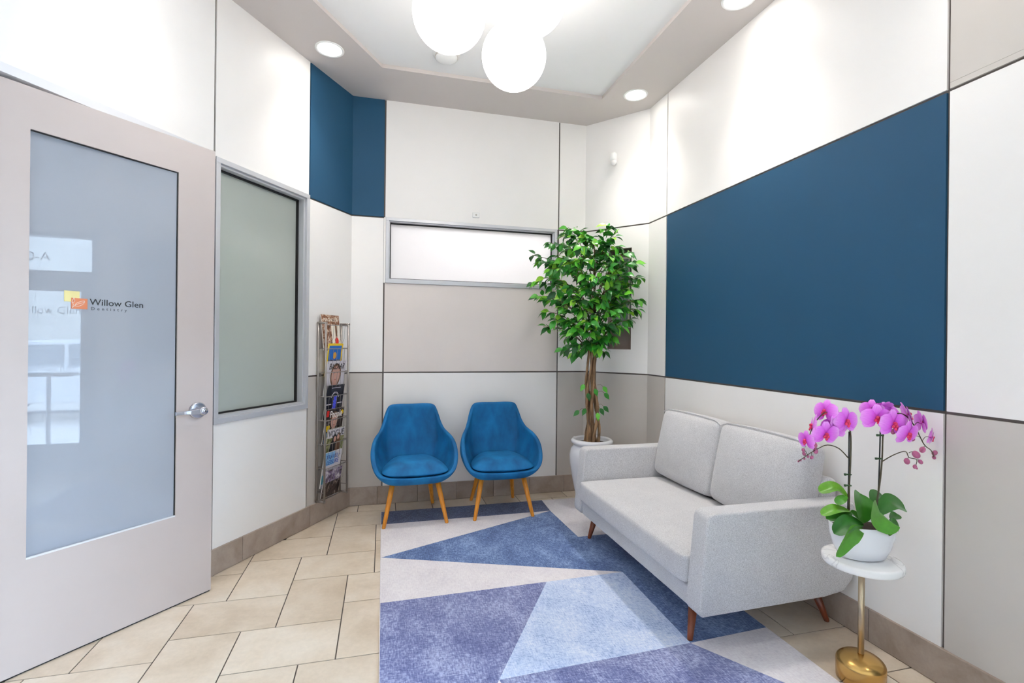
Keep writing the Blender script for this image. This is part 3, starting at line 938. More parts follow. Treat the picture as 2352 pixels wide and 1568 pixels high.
names = ['rug_white', 'rug_blue', 'rug_navy', 'rug_purple', 'rug_light']
for mn, ks in RUGP:
    pts = [(P[k][0], P[k][1] - RY0) for k in ks]
    vs = [b.bm.verts.new((x, y, 0.0082)) for x, y in pts]
    f = b.bm.faces.new(vs); f.material_index = names.index(mn)
bmesh.ops.triangulate(b.bm, faces=b.bm.faces[:])
put('pile', b.mesh('pile'), names, rg)

# ---- blue velvet tub chairs
RIM = [(0, .215, .845), (.12, .214, .846), (.186, .207, .832), (.216, .190, .775), (.236, .158, .706), (.262, .100, .650), (.300, -.005, .614), (.319, -.11, .562),
       (.318, -.19, .478), (.294, -.240, .405), (.23, -.258, .364), (.10, -.264, .354), (0, -.266, .352)]
BAS = [(0, .155, .30), (.08, .155, .30), (.135, .145, .30), (.165, .125, .30), (.185, .09, .30), (.205, .03, .30), (.215, -.04, .30), (.215, -.10, .30),
       (.21, -.15, .298), (.19, -.195, .296), (.15, -.22, .295), (.08, -.228, .294), (0, -.230, .294)]
def ring3(half, k=3):
    full = half + [(-x, y, z) for x, y, z in half[-2:0:-1]]
    return catmull(full, k, closed=True)
def chair_meshes():
    R, B = ring3(RIM), ring3(BAS)
    cen = Vector((0, -0.03, 0))
    rows = []
    NV = 9
    for j in range(NV + 1):
        v = j / NV
        row = []
        for r, a in zip(R, B):
            out = Vector((r.x, r.y, 0)) - cen
            out.normalize()
            h = r.z - a.z
            g = math.sin(PI * min(1, v * 1.0)) * (0.16 * h if h < 0.3 else 0.048 + 0.0 * h)
            # rise slowly at first so the bowl is full, then straight to the rim
            vv = v ** 0.85
            p = Vector((a.x + (r.x - a.x) * vv, a.y + (r.y - a.y) * vv, a.z + h * v)) + out * g * (0.7 if r.y > 0.1 else 1.0)
            row.append(p)
        rows.append(row)
    m_ = MB()
    under = [[Vector((p.x * k, p.y * k - 0.03 * (1 - k), 0.292)) for p in B] for k in (0.35, 0.7)]
    vs = m_.grid(under + rows, closed=True)
    m_.bm.faces.new(vs[0][::-1]).smooth = True
    shell = m_.mesh('shell')
    # cushion: knife-edged pillow
    m_ = MB()
    n, rr = 40, 10
    def plan(t):
        c, s = math.cos(t), math.sin(t)
        ex = 0.29
        x = math.copysign(abs(c) ** ex, c) * 0.246
        y = math.copysign(abs(s) ** ex, s) * 0.205
        x *= 1.0 - 0.24 * max(0, (y + 0.02) / 0.2)
        return x, y - 0.048
    rowsT, rowsB = [], []
    for k in range(rr + 1):
        q = k / rr
        row1, row2 = [], []
        for i in range(n):
            x, y = plan(2 * PI * i / n)
            x0, y0 = x * q, -0.048 + (y + 0.048) * q
            bend = 0.010 * (x0 / 0.2) ** 2
            row1.append(Vector((x0, y0, 0.372 + bend + 0.02 * (y0 + 0.2) + 0.086 * (1 - q ** 3.6))))
            row2.append(Vector((x0, y0, 0.368 + bend + 0.02 * (y0 + 0.2) - 0.050 * (1 - q ** 2.4))))
        rowsT.append(row1); rowsB.append(row2)
    m_.grid(rowsT[1:] + rowsB[:0:-1], closed=True)
    top = m_.bm.faces.new([m_.bm.verts.new(p) for p in rowsT[1]])
    bot = m_.bm.faces.new([m_.bm.verts.new(p) for p in rowsB[1]][::-1])
    bmesh.ops.remove_doubles(m_.bm, verts=m_.bm.verts[:], dist=1e-5)
    cush = m_.mesh('seat_cushion', True)
    legs = []
    for (bxx, byy, tx, ty) in ((-.228, -.235, -.165, -.165), (.228, -.235, .165, -.165), (-.182, .243, -.135, .115), (.182, .243, .135, .115)):
        legs.append(MB().tube([(bxx, byy, 0.0), (bxx, byy, 0.004), (tx + (bxx - tx) * 0.4, ty + (byy - ty) * 0.4, 0.18), (tx, ty, 0.302)], [0.0125, 0.0135, 0.018, 0.020], 16).mesh('leg'))
    plate = MB().box(-0.15, 0.15, -0.16, 0.11, 0.283, 0.296).mesh('underframe')
    return shell, cush, legs, plate
shell_me, cush_me, leg_me, plate_me = chair_meshes()
for x, lab, dr in ((0.238, 'blue velvet tub chair nearer the magazine rack', 0.03), (0.917, 'blue velvet tub chair nearer the leafy tree', -0.02)):
    e = empty('tub_chair', (x, 3.928, 0.0085), dr)
    tag(e, lab, 'chair', 'blue velvet tub chairs against the back wall')
    put('shell', shell_me, 'blue_velvet', e, solid=0.031, solid_off=-1, sub=2)
    put('seat_cushion', cush_me, 'blue_velvet', e, sub=1)
    put('underframe', plate_me, 'plastic_dark', e)
    for lm in leg_me:
        put('leg', lm, 'oak_orange', e)

# ---- two-seat sofa; local x runs along its length (towards the back wall), -y is its front ... built in world axes
sf = empty('loveseat', (1.76, 2.61, 0.0))
tag(sf, 'light grey two-seat sofa with walnut legs against the right wall', 'sofa')
sx, sy = -1.76, -2.61
def arm(y0, y1, sign):
    prof = [(1.330, .200), (1.344, .176), (2.00, .190), (2.11, .205), (2.165, .26), (2.172, .36), (2.172, .606), (2.155, .622), (1.400, .622), (1.376, .614), (1.366, .592)]
    b = MB().prism_y([(p[0] + sx, p[1]) for p in prof], y0 + sy, y1 + sy)
    o = put('arm', b.mesh('arm', True), 'sofa_fabric', sf, bevel=0.018, seg=4)
    # welt along the front edge
    yo = y0 if sign < 0 else y1
    return o
arm(1.858, 1.965, -1)
arm(3.206, 3.313, 1)
b = MB().cushion(0.335, 0.6205, 0.070, 0.026, 16, (0.006, 0.0, 0.026))
put('seat_cushion', b.mesh('seat_cushion'), 'sofa_fabric', sf, (1.318 + 0.335 + sx, 2.5855 + sy, 0.340), sub=1)
b = MB()
b.box(1.352 + sx, 2.15 + sx, 1.955 + sy, 3.216 + sy, 0.172, 0.266)
put('base_rail', b.mesh('base_rail'), 'sofa_fabric', sf, bevel=0.010, seg=3)
b = MB().prism_y([(2.02 + sx, .26), (2.168 + sx, .26), (2.172 + sx, .70), (2.13 + sx, .715), (2.075 + sx, .70)], 1.955 + sy, 3.216 + sy)
put('backrest', b.mesh('backrest'), 'sofa_fabric', sf, bevel=0.018, seg=3)
for yc in (2.900, 2.272):
    b = MB().cushion(0.082, 0.313, 0.232, 0.050, 18, (0.040, 0.006, 0.012))
    c = put('back_cushion', b.mesh('back_cushion'), 'sofa_fabric', sf, (2.008 + sx, yc + sy, 0.655), sub=1)
    c.rotation_euler = (0, 0.20, 0.0)
    for s in (-1,):
        pts = []
        hy, hz, r = 0.322, 0.232, 0.055
        for k in range(25):
            t = -1 + 2 * k / 24
            pts.append(Vector((-0.066, t * (hy - 0.012), hz - 0.006 + 0.010 * (1 - t * t) - 0.02 * max(0, abs(t) - 0.85) / 0.15)))
        put('piping', MB().tube(pts, 0.0036, 6).mesh('piping'), 'sofa_fabric', c)
for (bx_, by_, tx, ty) in ((1.372, 1.985, 1.425, 2.035), (1.396, 3.185, 1.435, 3.165), (2.135, 1.975, 2.085, 2.02), (2.135, 3.20, 2.085, 3.16)):
    z0 = 0.009 if bx_ < 1.8 else 0.0
    put('leg', MB().tube([(bx_ + sx, by_ + sy, z0), (bx_ + sx, by_ + sy, z0 + 0.004), (tx + sx, ty + sy, 0.175)], [0.0115, 0.0125, 0.024], 18).mesh('leg'), 'walnut', sf)

# ---- little drinks table
TBX, TBY = 1.895, 1.592
tb = empty('side_table', (TBX, TBY, 0))
tag(tb, 'small round white marble table on a gold dome base', 'side table')
ZT = 0.502
put('table_top', MB().lathe([(0, ZT - 0.032), (0.132, ZT - 0.032), (0.139, ZT - 0.029), (0.1415, ZT - 0.022), (0.1415, ZT - 0.008), (0.139, ZT - 0.002), (0.132, ZT), (0, ZT)], 64).mesh('table_top'), 'marble', tb)
put('pole', MB().tube([(0, 0, 0.100), (0, 0, ZT - 0.031)], 0.0115, 24).mesh('pole'), 'champagne', tb)
prof = [(0, 0.001), (0.080, 0.001), (0.086, 0.006), (0.087, 0.070)] + [(0.087 * math.cos(a), 0.070 + 0.042 * math.sin(a)) for a in [i * PI / 2 / 12 for i in range(1, 12)]] + [(0, 0.112)]
put('base', MB().lathe(prof, 56).mesh('base'), 'gold', tb)

# ---- potted orchid on the table
OT = 2.017
orc = empty('potted_orchid', (TBX, TBY, ZT + 0.0005))
tag(orc, 'magenta moth orchid with two flower spikes in a white bowl planter', 'potted orchid')
def op(cx_, cy_, dep=0.0):
    """a point on the orchid measured across (right of the pot), up and in depth (m, away from the viewer)"""
    x, y = 1780 + cx_ / 3.409, 880 + cy_ / 3.409
    u, v = x - 1176, y - CY
    a = u * math.cos(ROLL) + v * math.sin(ROLL)
    c = -u * math.sin(ROLL) + v * math.cos(ROLL)
    t = OT + dep
    w = FWD * t + RGT * (a * t / F_PX) + UPV * (EYE - c * t / F_PX)
    return w - Vector((TBX, TBY, ZT + 0.0005))
PHW, PDW, PHH = 0.128, 0.082, 0.140
prof = [(0, 0.001), (0.58, 0.001), (0.70, 0.006), (0.86, 0.045), (0.97, 0.095), (1.0, 0.135), (0.985, 0.1395), (0.955, 0.137), (0.93, 0.118), (0, 0.116)]
bowl = put('pot', MB().lathe(prof, 56, sx=PHW, sy=PDW).xform(Matrix.Rotation(-YAW, 4, 'Z')).mesh('pot'), 'ceramic_white', orc)
put('soil', MB().lathe([(0, 0.124), (0.5, 0.123), (0.945, 0.120)], 40, sx=PHW, sy=PDW).xform(Matrix.Rotation(-YAW, 4, 'Z')).mesh('soil'), 'soil', orc)

def blade(pts, width, nrm, fold=0.25, n=9, shape=None, rx=0):
    """a broad leaf along a spine of points, nrm = rough upper-side direction"""
    sp = catmull(pts, 9)
    m_ = MB()
    rows = []
    N = len(sp)
    for i, p in enumerate(sp):
        t = i / (N - 1)
        tan = (sp[min(N - 1, i + 1)] - sp[max(0, i - 1)]).normalized()
        side = tan.cross(nrm).normalized()
        up = side.cross(tan).normalized()
        w = width * 1.12 * max(0.0, 1 - abs(2 * t - 1) ** 2.8) ** 0.62 * (0.5 + 0.5 * min(1, t * 2))
        w = max(w, 0.0012)
        row = []
        for k in range(-4, 5):
            s = k / 4
            row.append(p + side * (w * s) + up * (abs(s) * w * fold - 0.06 * w * (1 - s * s)))
        rows.append(row)
    m_.grid(rows)
    return m_.mesh('leaf')
LEAF = [ # base, mid, tip (crop px + depth), half width m, normal
    ((575, 900, .0), (470, 815, .02), (345, 850, .03), .026, (0, -.5, .9)),
    ((590, 1000, -.01), (480, 985, -.03), (362, 1030, -.03), .022, (0, -.4, .9)),
    ((600, 1010, .0), (520, 1050, -.03), (400, 1060, -.05), .020, (0, -.5, .9)),
    ((690, 1100, -.03), (580, 1090, -.07), (462, 1178, -.10), .029, (.1, -.6, .8)),
    ((690, 1140, -.06), (600, 1190, -.10), (478, 1355, -.115), .030, (.5, -.75, .45)),
    ((690, 1095, -.02), (690, 960, -.01), (668, 862, .03), .050, (0, -.95, .3)),
    ((700, 1090, -.03), (650, 1050, -.03), (590, 1000, -.02), .020, (.3, -.7, .6)),
    ((800, 1030, .0), (900, 930, .01), (1022, 985, .03), .032, (.1, -.7, .7)),
    ((770, 960, .02), (800, 890, .05), (860, 905, .07), .030, (0, -.5, .8)),
    ((815, 1000, -.02), (840, 1040, -.07), (805, 1155, -.09), .060, (.1, -.9, .45)),
    ((850, 1110, -.03), (915, 1090, -.05), (965, 1160, -.06), .030, (.3, -.6, .75)),
    ((850, 1140, -.04), (880, 1130, -.065), (900, 1195, -.075), .024, (.2, -.7, .7)),
    ((900, 1060, .03), (940, 1040, .05), (955, 1020, .06), .018, (.3, -.4, .85)),
    ((560, 880, .0), (520, 910, -.02), (475, 940, -.02), .016, (0, -.6, .8)),
]
for a_, b_, c_, w_, n_ in LEAF:
    put('leaf', blade([op(*a_), op(*b_), op(*c_)], w_, Vector(n_)), 'orchid_leaf', orc)
STEM_PTS = []
def spike(name, pts, r0, r1, m_='stem_green'):
    sp = catmull([op(*p_) for p_ in pts], 5)
    if name == 'stem': STEM_PTS.extend(sp[len(sp) // 3:])
    n = len(sp)
    return put(name, MB().tube(sp, [r0 + (r1 - r0) * i / (n - 1) for i in range(n)], 8).mesh(name), m_, orc)
spike('stem', [(580, 990, 0), (582, 800, 0), (592, 600, 0), (590, 380, 0), (545, 290, -.01), (450, 235, -.01), (380, 235, -.01), (300, 330, -.01), (262, 440, -.02)], .0034, .0016)
spike('stem', [(575, 585, 0), (500, 510, -.01), (410, 483, -.02), (330, 515, -.02), (255, 560, -.025), (183, 612, -.03)], .0024, .0012)
spike('stem', [(785, 1000, 0), (818, 800, 0), (838, 600, 0), (850, 370, 0), (900, 260, -.01), (1000, 240, -.01), (1090, 330, -.01), (1165, 475, -.015), (1222, 525, -.02), (1245, 580, -.02)], .0034, .0014)
spike('stem', [(838, 612, 0), (930, 560, -.005), (1020, 533, -.01), (1050, 580, -.01), (1110, 598, -.012), (1098, 655, -.012)], .0024, .0012)
spike('stem', [(1048, 545, -.01), (1075, 535, -.012), (1105, 555, -.014)], .0014, .001)
spike('stem', [(1110, 598, -.012), (1130, 600, -.012), (1140, 612, -.014)], .0012, .001)
for pts in ([(570, 990, .004), (578, 700, .004), (580, 378, .004)], [(795, 1000, .004), (812, 800, .004), (825, 372, .006)]):
    spike('stake', pts, .0028, .0026, 'stake')
for cx_, cy_ in ((575, 712), (575, 798), (828, 405), (818, 588)):
    b = MB()
    b.tube([op(cx_ - 26, cy_), op(cx_ + 22, cy_ + 3)], 0.0035, 8); b.tube([op(cx_ - 26, cy_ - 6, -.004), op(cx_ - 24, cy_ + 8, -.004)], 0.005, 8)
    put('clip', b.mesh('clip'), 'clip_green', orc)

def pedicel(c):
    q = min(STEM_PTS, key=lambda p_: (p_ - c).length)
    if (q - c).length > 0.003:
        mid = q.lerp(c, 0.5) + Vector((0, 0, 0.25 * (q - c).length))
        put('pedicel', MB().tube(catmull([q, mid, c], 4), 0.0011, 6).mesh('pedicel'), 'stem_green', orc)
def petal_mesh(w, l, curl=0.12):
    m_ = MB()
    rows = []
    for i in range(8):
        t = i / 7
        ww = w * (math.sin(PI * (0.06 + 0.88 * t ** 0.85)) ** 0.55) * (0.35 + 0.65 * min(1, t * 2.2))
        row = []
        for k in range(-3, 4):
            s = k / 3
            row.append(Vector((s * ww, l * t, -curl * l * t * t + 0.10 * ww * (1 - s * s))))
        rows.append(row)
    m_.grid(rows)
    return m_.mesh('petal')
PET_W, PET_N = petal_mesh(0.030, 0.050), petal_mesh(0.0175, 0.048)
LIP_ME = None
b = MB()
b.sphere((0, 0.003, 0.006), 0.0065, 12, 8); b.sphere((0.0055, -0.006, 0.006), 0.006, 10, 8, sz=0.6); b.sphere((-0.0055, -0.006, 0.006), 0.006, 10, 8, sz=0.6); b.sphere((0, -0.014, 0.009), 0.0052, 10, 8, sz=0.6)
LIP_ME = b.mesh('lip')
COLM_ME = MB().lathe([(0, -0.010), (0.003, -0.008), (0.0045, 0.0), (0.006, 0.004), (0, 0.006)], 12).mesh('flower')
FLOW = [ # crop px, depth, scale, facing (right, up, toward viewer)
    (930, 322, -.045, 1.06, (.15, -.05, 1)), (1043, 400, -.045, .95, (.25, -.25, 1)), (800, 275, -.025, 1.0, (-.25, .0, 1)), (825, 190, .01, .85, (-.1, .6, -.6)),
    (755, 212, .015, .8, (-.7, .1, .5)), (1040, 250, -.01, 1.0, (.85, .25, .35)), (1150, 310, -.01, .9, (.95, .1, .25)), (1225, 425, -.015, .70, (.8, -.2, .5)),
    (905, 230, .0, .9, (.2, .4, .7)), (560, 300, -.03, 1.0, (.2, .0, 1)), (398, 402, -.045, .95, (.0, -.25, 1)), (490, 300, -.01, .9, (.55, -.1, .8)),
    (455, 345, .0, .9, (.1, .1, -1)), (392, 222, .0, .9, (-.9, .15, .35)), (295, 335, -.005, .9, (-.9, .1, -.35)), (240, 450, -.01, .75, (-.95, -.1, .2))]
for cx_, cy_, dp_, s_, (fr_, fu_, ft_) in FLOW:
    c = op(cx_, cy_, dp_)
    z_ = (RGT * fr_ + UPV * fu_ - FWD * ft_).normalized()
    up_ = UPV - z_ * UPV.dot(z_)
    y_ = up_.normalized()
    x_ = y_.cross(z_)
    Mx = Matrix(((x_.x, y_.x, z_.x, c.x), (x_.y, y_.y, z_.y, c.y), (x_.z, y_.z, z_.z, c.z), (0, 0, 0, 1))) @ Matrix.Scale(s_ * 1.16, 4)
    pedicel(c - z_ * 0.008)
    f = put('flower', COLM_ME, 'petal', orc)
    f.matrix_local = Mx
    for ang, me, dz in ((0, PET_N, -.002), (PI * 2 / 3 + .12, PET_N, -.002), (-PI * 2 / 3 - .12, PET_N, -.002), (PI / 2 - .22, PET_W, .001), (-PI / 2 + .22, PET_W, .001)):
        q = put('petal', me, 'petal', f, (0, 0, dz))
        q.rotation_euler = (0, 0, ang + random.uniform(-.06, .06))
    put('lip', LIP_ME, 'lip', f)
BUDS = [(1105, 558, 10), (1033, 610, 8), (1140, 615, 6), (1095, 652, 5.5), (1110, 665, 3), (1155, 520, 8), (1250, 545, 7), (1245, 580, 5), (925, 378, 7), (1078, 438, 6),
        (305, 480, 9), (318, 530, 7), (222, 522, 5), (228, 552, 5), (258, 572, 4), (288, 580, 5), (230, 590, 3), (200, 602, 3), (185, 610, 3)]
bud_me = MB().sphere((0, 0, 0), 1.0, 14, 9, sz=1.25).mesh('bud')
for cx_, cy_, r_ in BUDS:
    q = put('bud', bud_me, 'bud', orc)
    q.location = op(cx_, cy_, -.016)
    pedicel(op(cx_, cy_, -.016))
    k = r_ * OT / F_PX * 0.74
    q.scale = (k, k, k)
    q.rotation_euler = (random.uniform(-.6, .6), random.uniform(-.6, .6), 0)

# ---- potted ficus tree in the corner
FX, FY = 1.680, 3.800
fc = empty('potted_ficus', (FX, FY, 0.0085))
tag(fc, 'leafy green ficus tree with bundled bare trunks in a white urn', 'potted tree')
FO = Vector((FX, FY, 0))
prof = [(0, 0.001), (0.105, 0.001), (0.118, 0.012), (0.112, 0.030), (0.120, 0.060), (0.142, 0.150), (0.166, 0.270), (0.182, 0.370), (0.184, 0.430), (0.172, 0.480),
        (0.150, 0.505), (0.146, 0.515), (0.160, 0.522), (0.172, 0.535), (0.172, 0.550), (0.160, 0.562), (0.142, 0.562), (0.136, 0.548), (0.134, 0.520), (0, 0.515)]
put('urn', MB().lathe(prof, 56).mesh('urn'), 'ceramic_white', fc)
put('soil', MB().lathe([(0, 0.532), (0.08, 0.530), (0.134, 0.524)], 32).mesh('soil'), 'soil', fc)
FT = (FO).dot(FWD)
def tp(px, py, dep=0.0):
    """point of the crown: across, up and depth (m) around the trunk, relative to the urn's foot"""
    u, v = px - 1176, py - CY
    a = u * math.cos(ROLL) + v * math.sin(ROLL)
    c = -u * math.sin(ROLL) + v * math.cos(ROLL)
    t = FT + dep
    return FWD * t + RGT * (a * t / F_PX) + UPV * (EYE - c * t / F_PX) - FO
rnd = random.Random(21)
def trunk(k):
    ph = k * 2 * PI / 7 + 0.3
    r0 = 0.050 if k else 0.0
    pts = []
    for i in range(9):
        s = i / 8
        z = 0.50 + s * 0.86
        rr = r0 * (1.0 - 0.45 * s) * (1 + 0.35 * math.sin(3 * s * PI + k))
        a = ph + 1.5 * s + 0.35 * math.sin(4 * s + k)
        ax = Vector((-0.012, 0, 0)) * s
        pts.append(ax + Vector((rr * math.cos(a), rr * math.sin(a), z)))
    return pts
tops = []
for k in range(8):
    pts = trunk(k)
    base_r = 0.0135 if k else 0.016
    sp = catmull(pts, 3)
    n = len(sp)
    put('trunk', MB().tube(sp, [base_r * (1 - 0.45 * i / (n - 1)) * (1 + 0.12 * math.sin(i * 1.7 + k)) for i in range(n)], 10).mesh('trunk'), 'bark', fc)
    tops.append(sp[-1])
SPRIGS = [(1222, 588, 0), (1240, 605, -.1), (1222, 650, .05), (1232, 682, -.05), (1250, 715, 0), (1248, 752, .05), (1296, 806, -.05), (1318, 815, .05), (1300, 775, .1),
          (1262, 560, .05), (1298, 540, 0), (1305, 525, -.05), (1342, 545, -.1), (1358, 555, .1), (1400, 520, 0), (1415, 545, -.05), (1425, 570, -.1), (1448, 582, 0),
          (1462, 608, -.05), (1474, 640, 0), (1468, 690, .0), (1466, 712, -.05), (1450, 735, -.1), (1425, 752, -.15), (1408, 775, -.1), (1388, 812, 0), (1375, 800, -.12), (1345, 800, -.1),
          (1285, 620, -.2), (1320, 600, -.25), (1360, 600, -.25), (1400, 610, -.25), (1435, 630, -.2), (1270, 670, -.2), (1310, 660, -.28), (1350, 665, -.30), (1395, 670, -.28),
          (1435, 680, -.2), (1290, 705, -.2), (1330, 715, -.25), (1370, 725, -.25), (1410, 715, -.22), (1320, 760, -.15), (1360, 765, -.18), (1395, 750, -.18),
          (1300, 575, .15), (1340, 590, .2), (1385, 580, .2), (1420, 610, .15), (1280, 640, .2), (1330, 640, .25), (1380, 640, .25), (1430, 660, .12), (1300, 690, .2), (1350, 700, .22),
          (1400, 700, .18), (1330, 740, .15), (1375, 750, .15), (1350, 570, 0), (1380, 600, -.05), (1310, 620, -.05), (1290, 655, -.05), (1420, 650, -.05), (1405, 690, 0),
          (1260, 620, -.12), (1278, 590, -.15), (1330, 570, -.12), (1390, 560, -.12), (1440, 605, -.12), (1455, 655, -.1), (1430, 710, -.15), (1300, 735, -.12), (1385, 780, -.12), (1335, 690, -.3), (1380, 690, -.3),
          (1345, 630, -.3), (1300, 600, -.22), (1415, 590, -.2), (1258, 690, -.12), (1272, 735, -.08), (1250, 640, -.05), (1365, 640, -.32), (1320, 690, -.3), (1400, 640, -.28), (1345, 740, -.25)]
NW = Vector((dn.y, -dn.x, 0)); NW = NW if NW.x < 0 else -NW
def inside(p, m_=0.075):
    w = p + FO
    if w.y > YB - m_: w.y = YB - m_
    if w.x > XR - m_: w.x = XR - m_
    d_ = (w - DA).dot(NW)
    if d_ < m_: w += NW * (m_ - d_)
    return w - FO
leaves = []
bm_tw = MB()
for si, (px_, py_, dp_) in enumerate(SPRIGS):
    tip = inside(tp(px_, py_, dp_ + rnd.uniform(-.05, .05)))
    root = tops[si % 8].copy()
    zr = max(1.25, min(1.95, tip.z - rnd.uniform(0.12, 0.4)))
    root = Vector((root.x * 0.6, root.y * 0.6, zr))
    mid = inside(root.lerp(tip, 0.55) + Vector((rnd.uniform(-.03, .03), rnd.uniform(-.03, .03), 0.07)))
    sp = catmull([root, mid, tip], 5)
    n = len(sp)
    put('branch', MB().tube(sp, [0.0038 * (1 - 0.8 * i / (n - 1)) + 0.0008 for i in range(n)], 6).mesh('branch'), 'twig', fc)
    cnt = rnd.randint(14, 18)
    for q in range(cnt):
        s = 0.45 + 0.55 * (q + rnd.random() * 0.6) / cnt
        f_ = s * (n - 1)
        i0 = min(n - 2, int(f_))
        p = sp[i0].lerp(sp[i0 + 1], min(1, f_ - i0))
        tan = (sp[i0 + 1] - sp[i0]).normalized()
        side = Vector((rnd.gauss(0, 1), rnd.gauss(0, 1), rnd.gauss(0, .5)))
        d_ = (tan * rnd.uniform(.3, .9) + side * 0.55 + Vector((0, 0, -rnd.uniform(.1, .7)))).normalized()
        up = Vector((rnd.gauss(0, .5), rnd.gauss(0, .5), 1.0)) - FWD * rnd.uniform(0.0, 0.9)
        x_ = d_.cross(up).normalized()
        z_ = x_.cross(d_).normalized()
        L_ = rnd.uniform(0.062, 0.094)
        c = inside(p + side * 0.012, 0.05)
        if (inside(c + d_ * L_, 0.012) - (c + d_ * L_)).length > 1e-5:
            d_ = (d_ + NW * 1.2 - Vector((0, 0.8, 0))).normalized()
            x_ = d_.cross(up).normalized(); z_ = x_.cross(d_).normalized()
        leaves.append((c, x_, d_, z_, L_))
# a few stray leaves low on the trunks
for px_, py_, dp_, ax_ in ((1342, 885, -.05, -.5), (1350, 905, -.06, .2), (1366, 895, -.07, .3), (1385, 890, -.05, .6), (1388, 905, -.05, .7), (1330, 945, -.03, -.9), (1345, 940, -.06, -.4), (1378, 940, -.06, .5), (1386, 935, -.05, .8), (1372, 950, -.07, .1)):
    d_ = (RGT * ax_ - UPV * 0.8 - FWD * 0.3).normalized()
    up = -FWD + UPV * 0.4
    x_ = d_.cross(up).normalized(); z_ = x_.cross(d_).normalized()
    c = tp(px_, py_, dp_)
    leaves.append((c, x_, d_, z_, 0.066))
    root = Vector((c.x * 0.45, c.y * 0.45, c.z + 0.01))
    put('branch', MB().tube([root, root.lerp(c, .6) + Vector((0, 0, .012)), c], 0.0014, 5).mesh('branch'), 'twig', fc)
def leaf_rows():
    rows = []
    for t, w in ((0, .03), (.12, .18), (.32, .285), (.54, .265), (.74, .15), (.88, .05), (1.0, .004)):
        zc = -0.28 * t * t
        rows.append([Vector((-w, t, zc + w * .30)), Vector((0, t, zc)), Vector((w, t, zc + w * .30))])
    return rows
b = MB(); b.grid(leaf_rows()); LEAF_ME = b.mesh('leaf')
def near(l):
    w = l[0] + FO
    return w.dot(FWD) - 0.10 * abs(l[3].dot(FWD))
leaves.sort(key=near)
for (c, x_, d_, z_, L_) in leaves[:300]:
    o = put('leaf', LEAF_ME, 'ficus_leaf', fc)
    o.matrix_local = Matrix(((x_.x * L_, d_.x * L_, z_.x * L_, c.x), (x_.y * L_, d_.y * L_, z_.y * L_, c.y), (x_.z * L_, d_.z * L_, z_.z * L_, c.z), (0, 0, 0, 1)))
b = MB()
for (c, x_, d_, z_, L_) in leaves[300:]:
    b.grid([[c + (x_ * p.x + d_ * p.y + z_ * p.z) * L_ for p in r] for r in leaf_rows()])
o = put('foliage', b.mesh('foliage'), 'ficus_leaf_mass', fc)
o['kind'] = 'stuff'

# ---- magazine rack on the left wall and its magazines
R0, R1, RB, RF = 3.075, 3.345, -0.016, -0.082
rk = empty('magazine_rack', O_L + DL * 3.21, TH_L)
tag(rk, 'tall narrow brushed metal magazine rack fixed to the left wall', 'magazine rack')
xa, xb = R0 - 3.21, R1 - 3.21
ZR0, ZR1 = 0.165, 1.488
for x in (xa, xb):
    pts = [(x, RB, ZR0), (x, RF, ZR0), (x, RF, ZR1), (x, RB, ZR1)]
    b = MB()
    for p0, p1 in zip(pts, pts[1:] + pts[:1]):
        d_ = (Vector(p1) - Vector(p0)).normalized() * 0.0082
        b.tube([Vector(p0) - d_, Vector(p1) + d_], 0.0082, 10)
    put('side_frame', b.mesh('side_frame'), 'rack_metal', rk)
LEV = [1.474 - 0.178 * k for k in range(7)]
for k, z in enumerate(LEV):
    b = MB()
    b.tube([(xa, RF, z), (xb, RF, z)], 0.0032, 8)
    zb_ = z - 0.176
    b.tube([(xa, RB, zb_), (xb, RB, zb_)], 0.0028, 8)
    b.tube([(xa, RB, zb_), (xa, RF, zb_ + 0.002)], 0.0028, 8)
    b.tube([(xb, RB, zb_), (xb, RF, zb_ + 0.002)], 0.0028, 8)
    for q in range(1, 6):
        x = xa + (xb - xa) * q / 6
        b.tube([(x, RF, z), (x, RF + 0.006, z - 0.10), (x, RB - 0.022, zb_ - 0.004), (x, RB, zb_)], 0.0013, 5)
    put('pocket', b.mesh('pocket'), 'rack_metal', rk)
for z in (1.10, 0.40):
    put('wall_bracket', MB().box(-0.115, -0.095, RB, -0.0005, z - 0.012, z + 0.012).mesh('wall_bracket'), 'rack_metal', rk, bevel=0.002)

def pm(name, rgb): mat(name, rgb, 0.35, var=0)
for nm, c in (('ink_yellow', (246, 204, 20)), ('ink_sky', (10, 112, 204)), ('ink_gold', (226, 160, 50)), ('ink_skin', (214, 164, 146)), ('ink_hair', (120, 84, 60)), ('ink_lip', (190, 116, 108)), ('ink_brow', (150, 104, 86)),
              ('ink_navy', (14, 16, 34)), ('ink_violet', (84, 92, 236)), ('ink_shirt', (110, 160, 220)), ('ink_red', (214, 40, 30)), ('ink_pale', (226, 220, 226)),
              ('ink_aqua', (120, 196, 212)), ('ink_cyan', (150, 200, 236)), ('ink_deep', (30, 30, 40)), ('ink_olive', (150, 150, 90)), ('ink_blue', (40, 96, 190)), ('ink_cream', (246, 236, 220))):
    pm(nm, c)
def mat_photo(name, stops, sc):
    m_, nt, b_ = new_mat(name)
    f = noise(nt, coords(nt, (1, 1, 1)), sc, 5, 0.7, 0.8)
    nt.links.new(ramp(nt, f, [(p_, lin(c_)) for p_, c_ in stops]), b_.inputs['Base Color'])
    b_.inputs['Roughness'].default_value = 0.35
mat_photo('photo_brown', [(0.35, (70, 38, 22)), (0.5, (150, 96, 62)), (0.62, (226, 206, 186))], 22)
mat_photo('photo_town', [(0.35, (40, 50, 80)), (0.55, (110, 116, 140)), (0.7, (200, 196, 200))], 60)
mat_photo('photo_dark', [(0.4, (24, 20, 22)), (0.55, (70, 54, 50)), (0.7, (190, 170, 160))], 26)
